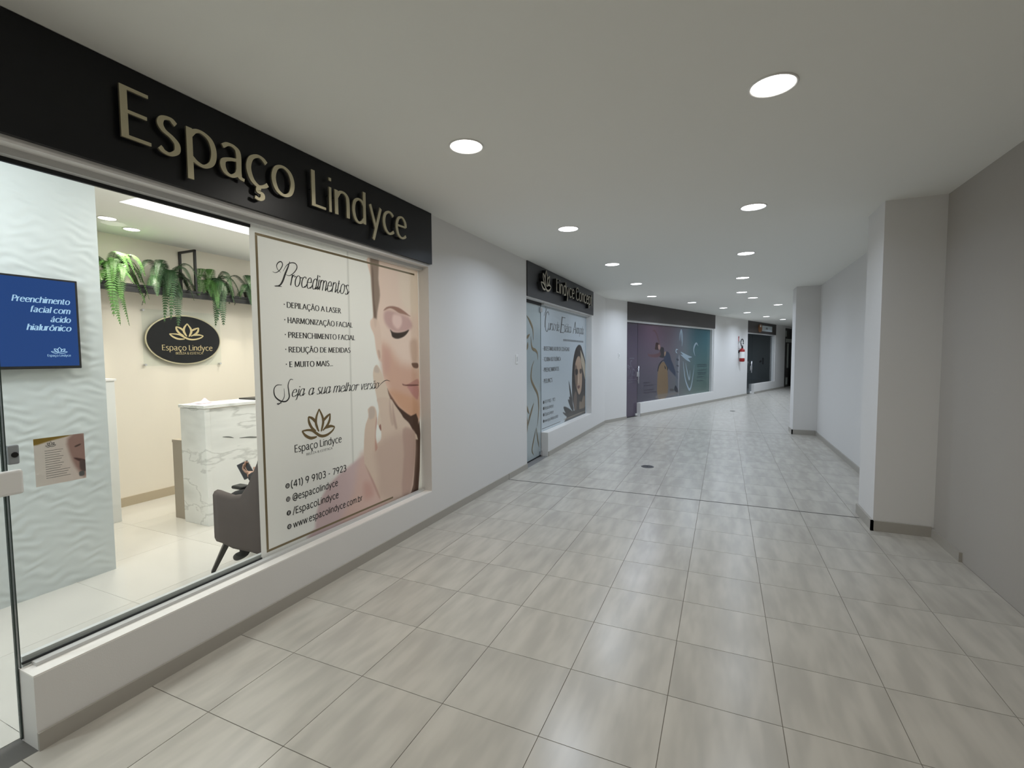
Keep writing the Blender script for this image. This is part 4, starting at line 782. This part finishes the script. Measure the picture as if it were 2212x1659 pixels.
l = bpy.data.lights.new('reception_fill', 'POINT'); l.energy = P_SHOP*.5; l.shadow_soft_size = .12; l.color = (.92, .96, 1); o = bpy.data.objects.new('reception_fill', l); COL.objects.link(o); o.location = (-3.3, .9, 2.45)  # unseen point light added to brighten the reception ceiling
t = thing('added_fill_globe', 'cord and cap of an unseen lamp added to brighten the reception', 'added lamp')
MB().tube([(-3.3, .9, 2.58), (-3.3, .9, 2.80)], .006, 8).build('cord', BLACKP, t); MB().lathe([(.004, .128), (.05, .12), (.07, .105), (.02, .13)], 16, (-3.3, .9, 2.45)).build('cap', PLAST, t)  # made-up fixture parts for the added point light, out of view

# ================================================================= SHOP 2
w2 = sroot('window_2', 'shop window covered in pale vinyl under the graphite sign'); d2 = sroot('door_2', 'glass door with gold line art of a torso')
VIN2 = vcol('frosted_vinyl', .30, spec=.5)
MB(FL).box(6.812, 9.42, .002, .118, .36, .366).build('sill', SILLM, w2)
MB(FL).box(6.812, 9.42, .115, .125, .366, 2.31).build('pane', mat('frosted_glass', (176, 190, 196), .15), w2)
MB(FL).box(6.80, 9.42, .06, .13, 2.31, 2.34).build('channel', ALU, w2)
MB(FL).box(5.965, 6.800, .115, .125, .02, 2.30).build('pane', mat('frosted_door_glass', (168, 178, 179), .12), d2)
MB(FL).box(5.965, 6.800, .112, .128, .0, .02).build('bottom_gap', BLK, d2); MB(FL).box(5.965, 6.80, .10, .128, 2.30, 2.338).build('head_gap', BLK, d2)
MB(FL).box(6.800, 6.811, .113, .128, .02, 2.31).build('pane_edge', EDGE, d2)
MB(FL).box(6.74, 6.82, .09, .112, 2.20, 2.27).build('patch_fitting', CHROME, d2); MB(FL).box(6.73, 6.80, .09, .112, .02, .08).build('patch_fitting', CHROME, d2)
mb = MB(frame_left(-2.5535)); strokes(mb, [(s, w_*1.6) for s, w_ in BODY], lambda a, b: (a, b), lambda t, w_: w_*(.12+.88*math.sin(PI*t)), -.001)
mb.build('line_art', mat('antique_gold_print', (124, 110, 84), .5), d2, kind='stuff')
struct(MB().box(-2.59, XL, 5.96, 6.81, -.05, -.0005).build('trim_4', mat('threshold_stone_grey', (128, 126, 124), .6)))
p2 = thing('window_poster', 'pale blue-grey course poster with a long-haired woman framed by dark leaves', 'poster')
def b2(U, V): return np.zeros(U.shape+(3,))+np.array([188., 197., 202.])
F2 = frame_left(-2.5535)
paint('sheet', p2, F2, 6.82, 9.36, .372, 2.305, .012, b2, WOMAN, VIN2)
KS2 = dict(T=.13, thin=.3, slant=.25, track=.06, join=True, space=.4)
for tx, a, b, z, c in (('C', 6.98, 7.14, 1.93, .30), ('urso', 7.14, 7.48, 1.955, .15), ('de', 7.52, 7.68, 1.955, .15), ('E', 7.74, 7.95, 1.93, .28), ('stética', 7.95, 8.36, 1.955, .15), ('A', 8.50, 8.68, 1.95, .22), ('vançada', 8.68, 9.20, 1.96, .15)):
    text(p2, F2, tx, a, b, z, c, INK2, kw=KS2)
mb = MB(F2); strokes(mb, [([(6.95, 2.16), (6.99, 2.20), (7.03, 2.24), (7.02, 2.31)], .012), ([(7.09, 2.29), (7.04, 2.23), (7.0, 2.10), (6.98, 1.98)], .014)], lambda a, b: (a, b), lambda t, w_: w_, -.001); mb.build('flourish', INK2, p2, kind='stuff')
mb = MB(F2)
for k in range(30): mb.box(7.92+k*.0432, 7.945+k*.0432, -.0012, -.0008, 1.795, 1.83)
mb.build('print_lines', INK2, p2, kind='stuff')
KC2 = dict(T=.22, thin=.5, serif=.08, track=.13, space=.3)
for tx, a, b, z in (('BIOESTIMULADOR DE COLÁGENO', 6.943, 8.278, 1.625), ('TOXINA BOTULÍNICA', 6.942, 7.773, 1.457), ('PREENCHIMENTOS', 6.94, 7.676, 1.292), ("PEELING'S", 6.939, 7.333, 1.117)):
    text(p2, F2, tx, a, b, z, .062, INK2, kw=KC2); MB(F2).box(6.90, 6.912, -.001, -.0005, z+.02, z+.032).build('bullet', INK2, p2)
for tx, a, b, z, m_ in (('(41) 9 9103 - 7923', 6.965, 7.478, .795, INK2), ('@espacolindyce', 6.965, 7.39, .70, INK2), ('/EspacoLindyce', 6.965, 7.39, .60, INK2), ('www.espacolindyce.com.br', 6.965, 7.632, .50, INK2)):
    text(p2, F2, tx, a, b, z, .05, m_, kw=dict(T=.13, thin=.9)); MB(F2).lathe([(.026, -.001), (.026, -.0004)], 16, (6.925, 0, z+.022), 'y').build('icon', INK, p2)
MB(F2).box(6.84, 7.75, -.001, -.0005, .405, .413).build('rule', INK2, p2)
s2 = thing('shop_sign', 'graphite fascia sign with lotus emblem and deep raised letters', 'sign')
FS2 = frame_left(-2.425)
MB(FS2).box(5.965, 9.495, 0, .014, 2.35, H-.003).build('board', GREYB, s2)
GF = mat('champagne_metal', (178, 170, 150), .35, metal=.7)
mb = MB(FS2); strokes(mb, [(s, .05) for s in LOTUS], lambda a, b: (6.52+a*.42, 2.485+b*.43), lambda t, w_: w_*(.35+.75*math.sin(PI*t)), -.062, -.002); mb.build('emblem_body', LETB, s2, kind='stuff')
lotus(s2, FS2, 6.52, 2.485, .42, GF, d=-.066, hs=1.02)
CH = 'Lindyce Concept'; ls, W = layout(CH, T=.13, thin=.55); sx = (9.14-6.99)/W; gi = 0
for rb in ls:
    mb = MB(FS2); rib_mesh(mb, rb, lambda a, b: (6.99+a*sx, 2.515+b*.205), -.060, -.004); le = mb.build('letter', LETB, s2, label='deep black letter with champagne face')
    mb = MB(FS2); rib_mesh(mb, rb, lambda a, b: (6.99+a*sx, 2.515+b*.205), -.063, -.0605); mb.build('letter_face', GF, le)

# wall plates
def plate(M, u, v, label):
    t = thing('wall_plate', label, 'switch plate', tuple(M @ Vector((u, 0, v))), 0, 'blank wall plates')
    R = M.to_3x3().to_4x4()
    MB(R).box(-.034, .034, -.008, 0, -.06, .06).build('plate', PLAST, t, bevel=.003); MB(R).box(-.018, .018, -.010, -.008, -.03, .03).build('insert', ALU, t)
plate(FL, 5.62, 1.50, 'white switch plate on the wall between the two nearer shops'); plate(FB, .625, 1.535, 'white switch plate beside the purple shop door')

# floor drains
def drain(x, y, r, label):
    t = thing('floor_drain', label, 'drain', (x, y, 0), 0, 'floor drains')
    MB().lathe([(r, 0), (r, .003), (r*.82, .004), (r*.82, .001)], 28, cap=False).build('rim', mat('drain_rim', (60, 60, 62), .4), t)
    MB().lathe([(r*.82, .001), (r*.82, .0022)], 28).build('cover', mat('drain_black', (28, 28, 30), .5), t); MB().box(-.006, .006, -.006, .006, .0022, .006).build('knob', CHROME, t)
drain(-.94, 6.69, .085, 'round black floor drain in front of the second shop'); drain(.24, 14.25, .07, 'tiny dark floor drain far along the corridor')

# ================================================================= SHOP 3
w3 = sroot('window_3', 'wide shop window with purple to teal film'); d3 = sroot('door_3', 'dark purple glass door of the wide shop')
FB10 = frame_bent(-.10); FILM = vcol('gradient_film', .16, spec=.5)
MB(FB).box(1.68, 6.59, .002, .098, .335, .341).build('sill', SILLM, w3)
MB(FB).box(.99, 6.59, .03, .12, 2.345, 2.375).build('channel', ALU, w3)
MB(FB).box(1.70, 6.49, .102, .110, .341, 2.345).build('pane', mat('backing_glass', (60, 60, 66), .1), w3)
MB(FB).box(6.49, 6.588, .03, .12, .335, 2.345).build('jamb', ALU, w3)
PUR = mat('purple_film_glass', (82, 72, 88), .14)
MB(FB).box(.995, 1.688, .10, .110, .02, 2.345).build('pane', PUR, d3); MB(FB).box(.995, 1.69, .098, .112, 0, .02).build('bottom_gap', BLK, d3)
MB(FB).box(.995, 1.72, .09, .100, 2.34, 2.375).build('head_gap', BLK, d3)
h_ = MB(FB).tube([(1.83-.20, .035, .83), (1.83-.20, .035, 1.27)], .014, 10); h_.tube([(1.63, .035, .90), (1.63, .10, .90)], .008, 8).tube([(1.63, .035, 1.20), (1.63, .10, 1.20)], .008, 8); h_.build('handle', STEEL, d3, smooth=True)
MB(FB).box(1.665, 1.745, .075, .10, 1.0, 1.12).build('lock_box', PLAST, d3, bevel=.004); MB(FB).box(1.695, 1.715, .072, .075, 1.035, 1.06).build('keyhole', BLACKP, d3)
MB(FB).box(1.60, 1.69, .08, .10, .02, .075).build('patch_fitting', PLAST, d3)
struct(MB(FB).box(.99, 1.68, 0, .16, -.05, -.0005).build('trim_5', mat('threshold_stone_dark', (84, 80, 80), .6)))
def g3(U, V):
    st = [(1.7, (84, 68, 84), (70, 68, 80)), (2.6, (104, 80, 94), (80, 78, 88)), (3.6, (106, 94, 104), (96, 96, 100)), (4.6, (104, 112, 120), (104, 112, 110)), (5.4, (76, 108, 118), (98, 116, 110)), (6.5, (68, 104, 112), (92, 112, 106))]
    t = np.clip((V-.34)/2.0, 0, 1)[..., None]; out = np.zeros(U.shape+(3,)); xs = [s[0] for s in st]
    for c in range(3):
        hi = np.interp(U, xs, [s[1][c] for s in st]); lo = np.interp(U, xs, [s[2][c] for s in st]); out[..., c] = hi*t[..., 0]**1.3+lo*(1-t[..., 0]**1.3)
    return out
p3 = thing('window_film', 'purple to teal window film with a woman stretching back over a barrel', 'poster')
paint('sheet', p3, FB10, 1.70, 6.49, .342, 2.344, .016, g3, PILATES, FILM)
WF = mat('pale_film_print', (150, 166, 176), .3); DF = mat('dark_film_print', (62, 78, 82), .3); DF2 = mat('plum_film_print', (62, 56, 70), .3)
mb = MB(FB10); strokes(mb, SWASH, lambda a, b: (a, b), lambda t, w_: w_*1.3*(.15+.85*math.sin(PI*t)), -.002); mb.build('swash_print', WF, p3, kind='stuff')
mb = MB(FB10)
for z, a, b in ((1.22, 5.44, 6.25), (1.17, 5.50, 6.25), (1.05, 5.55, 6.1), (.97, 5.5, 6.2), (.92, 5.55, 6.1), (.84, 5.48, 5.95), (.72, 5.50, 5.95)): mb.box(a, b, -.002, -.001, z, z+.022)
mb.build('print_lines', DF, p3, kind='stuff')
mb = MB(FB10)
for z, a, b in ((.81, 2.03, 2.35), (.74, 2.03, 2.6), (.62, 2.03, 2.55), (.55, 2.03, 2.75)): mb.box(a, b, -.002, -.001, z, z+.025)
mb.build('print_lines', DF2, p3, kind='stuff')
dt = mat('faint_white_print', (104, 102, 114), .3)
mb = MB(FB10); strokes(mb, [([(1.38, 1.25), (1.34, 1.33), (1.36, 1.40), (1.42, 1.40)], .03), ([(1.20, 1.30), (1.32, 1.25)], .04), ([(1.20, 1.26), (1.30, 1.21)], .03)], lambda a, b: (a, b), lambda t, w_: w_*.8, .0-.002); mb.box(1.28, 1.52, -.003, -.002, 1.46, 1.475).box(1.24, 1.56, -.003, -.002, .93, .94).box(1.22, 1.56, -.003, -.002, .87, .88)
mb.build('faint_emblem', dt, d3, kind='stuff')
text(d3, FB10, 'Mylla', 1.20, 1.56, 1.03, .17, dt, d=-.002, kw=dict(T=.10, thin=.5, slant=.15, join=True, track=.04))
s3 = thing('shop_sign', 'blank taupe fascia board over the purple and teal shop front', 'sign')
MB(FB).box(.995, 6.62, -.015, -.001, 2.385, H-.003).build('board', GREYC, s3)

# fire extinguisher
ex = thing('fire_extinguisher', 'red fire extinguisher with white label hanging on the wall', 'fire extinguisher')
U0 = (0.483-AX)*DX+(19.07-AY)*DY
RED = mat('extinguisher_red', (150, 26, 24), .35)
MB(FB).lathe([(.045, 0), (.085, .012), (.088, .05), (.088, .40), (.080, .44), (.045, .475), (.03, .49)], 24, (U0+.05, -.11, 1.28)).build('cylinder', RED, ex, smooth=True)
MB(FB).lathe([(.0885, .13), (.0885, .36)], 24, (U0+.05, -.11, 1.28), cap=False).build('paper_label', PLAST, ex, smooth=True)
MB(FB).lathe([(.028, 0), (.028, .06), (.02, .07)], 14, (U0+.05, -.11, 1.765)).build('valve', BLACKP, ex)
MB(FB).box(U0+.02, U0+.15, -.12, -.10, 1.825, 1.84).build('lever', STEEL, ex); MB(FB).box(U0+.02, U0+.15, -.12, -.10, 1.855, 1.868).build('lever', STEEL, ex)
MB(FB).tube([(U0+.03+.13*math.cos(a), -.11, 1.97+.13*math.sin(a)) for a in [math.radians(-60-x*19) for x in range(18)]], .016, 8).build('hose', BLACKP, ex, smooth=True)
MB(FB).box(U0-.03, U0+.09, -.03, 0, 1.60, 1.70).build('wall_bracket', BLACKP, ex)
es = thing('extinguisher_sign', 'small red and white strip sign above the extinguisher', 'sign')
MB(FB).box(U0-.05, U0+.03, -.006, 0, 2.02, 2.20).build('plate', mat('pink_red', (196, 120, 124), .5), es); MB(FB).box(U0-.05, U0+.03, -.0075, -.006, 2.14, 2.19).build('stripe', RED, es)

# ================================================================= SHOP 4
w4 = sroot('window_4', 'smoked glass shop window'); d4 = sroot('door_4', 'smoked glass door with steel bar handle')
MB(FB).box(10.89, 13.62, .10, .108, .375, 2.35).build('pane', DGLASS, w4); MB(FB).box(10.88, 13.72, .002, .098, .37, .376).build('sill', SILLM, w4)
MB(FB).box(9.98, 13.72, .03, .12, 2.34, 2.37).build('channel', ALU, w4); MB(FB).box(13.62, 13.72, .03, .12, .376, 2.34).build('jamb', ALU, w4)
MB(FB).box(9.985, 10.875, .10, .108, .02, 2.34).build('pane', DGLASS, d4)
MB(FB).tube([(10.62, .035, .83), (10.62, .035, 1.28)], .020, 10).tube([(10.62, .035, .92), (10.62, .10, .92)], .010, 8).tube([(10.62, .035, 1.20), (10.62, .10, 1.20)], .010, 8).build('handle', STEEL, d4, smooth=True)
MB(FB).box(10.70, 10.86, .08, .10, .95, 1.10).build('lock_box', PLAST, d4); MB(FB).box(10.70, 10.86, .08, .10, .02, .10).build('patch_fitting', PLAST, d4)
DK = mat('dim_room', (140, 144, 146), .7)
struct(MB(FB).box(9.5, 14.5, 2.6, 2.7, 0, 2.8).box(9.5, 9.6, .16, 2.6, 0, 2.8).box(14.4, 14.5, .16, 2.6, 0, 2.8).box(9.5, 14.5, .16, 2.7, 2.75, 2.8).box(9.5, 14.5, .16, 2.7, -.1, 0).build('wall_dim_shop', DK))
l = bpy.data.lights.new('dim_shop_fill', 'AREA'); l.size = 1.5; l.energy = 22; l.color = (.9, .96, 1); o = bpy.data.objects.new('dim_shop_fill', l); COL.objects.link(o); o.location = FB @ Vector((11.8, 1.5, 2.7))  # unseen area light added to lift the dark shop interior
pt = thing('glass_partition', 'pale framed partition inside the dim smoked-glass shop', 'partition')
for a in (10.75, 11.75, 12.95): MB(FB).box(a, a+.10, 1.2, 1.26, 0, 2.0).build('post', mat('pale_frame', (150, 152, 150), .5), pt)
MB(FB).box(10.75, 13.05, 1.2, 1.26, 2.0, 2.08).build('rail', mat('pale_frame_rail', (150, 152, 150), .5), pt)
MB(FB).box(11.85, 12.9, 1.21, 1.24, 0, 2.0).build('panel', mat('grey_green_panel', (96, 102, 96), .4), pt)
st = thing('door_sticker', 'black hand-shaped arrow mark on the smoked window', 'sticker')
MB(FB).box(12.25, 12.42, .094, .098, 1.13, 1.40).build('bar', BLACKP, st); MB(FB).prism([(0, 0)]*3, 0, 0) if False else None
mb = MB(FB); pl = [(11.78, 1.23), (11.95, 1.30), (12.14, 1.29), (12.14, 1.22), (11.95, 1.21)]; mb.add([(x, .094, z) for x, z in pl]+[(x, .098, z) for x, z in pl], [tuple(range(5)), tuple(range(9, 4, -1))]+[(i, (i+1) % 5, 5+(i+1) % 5, 5+i) for i in range(5)]); mb.build('hand', BLACKP, st)
s4 = thing('shop_sign', 'dark fascia with a white panel and round orange emblem', 'sign')
MB(FB).box(9.985, 13.75, -.015, -.001, 2.375, H-.003).build('board', GREYC, s4)
MB(FB).box(11.58, 12.96, -.06, -.015, 2.475, 2.70).build('light_panel', mat('panel_white', (196, 204, 206), .4), s4, bevel=.005)
MB(FB).lathe([(.15, -.07), (.16, -.06), (.16, -.015)], 28, (11.36, 0, 2.58), 'y').build('round_emblem', mat('emblem_orange', (150, 104, 66), .4), s4)
MB(FB).box(11.20, 11.36, -.075, -.07, 2.62, 2.69).build('highlight', PLAST, s4)
text(s4, FB, 'n', 12.08, 12.30, 2.55, .10, INK, d=-.061, kw=dict(T=.2, thin=.8))

# ================================================================= SHOP 5
d5 = sroot('door_5', 'dark brown panelled doorway at the far end')
DBR = mat('dark_brown', (66, 62, 58), .45); DBR2 = mat('near_black', (30, 29, 28), .4)
MB(FB).box(15.325, 16.3, .06, .10, 0, 2.75).build('leaf', DBR, d5); MB(FB).box(16.3, 19.19, .09, .12, 0, 2.75).build('leaf', DBR2, d5)
GR = mat('grey_strip', (176, 180, 172), .5)
MB(FB).box(15.54, 15.78, .045, .06, 2.36, 2.64).build('notice', GR, d5); MB(FB).box(15.62, 16.9, .02, .045, 2.10, 2.26).build('push_bar', GR, d5)
MB(FB).box(15.98, 16.20, .045, .06, .90, 2.05).build('strip', GR, d5); MB(FB).box(15.85, 16.10, .045, .06, .12, .45).build('notice', GR, d5)
for k in range(5): MB(FB).box(15.45, 15.65, .052, .06, 1.1+k*.17, 1.2+k*.17).build('notice', DBR2 if k % 2 else mat('dim_notice', (92, 90, 88), .5), d5)
MB(FB).box(16.75, 17.1, -.10, .02, 0, .9).build('bin', DBR2, d5)
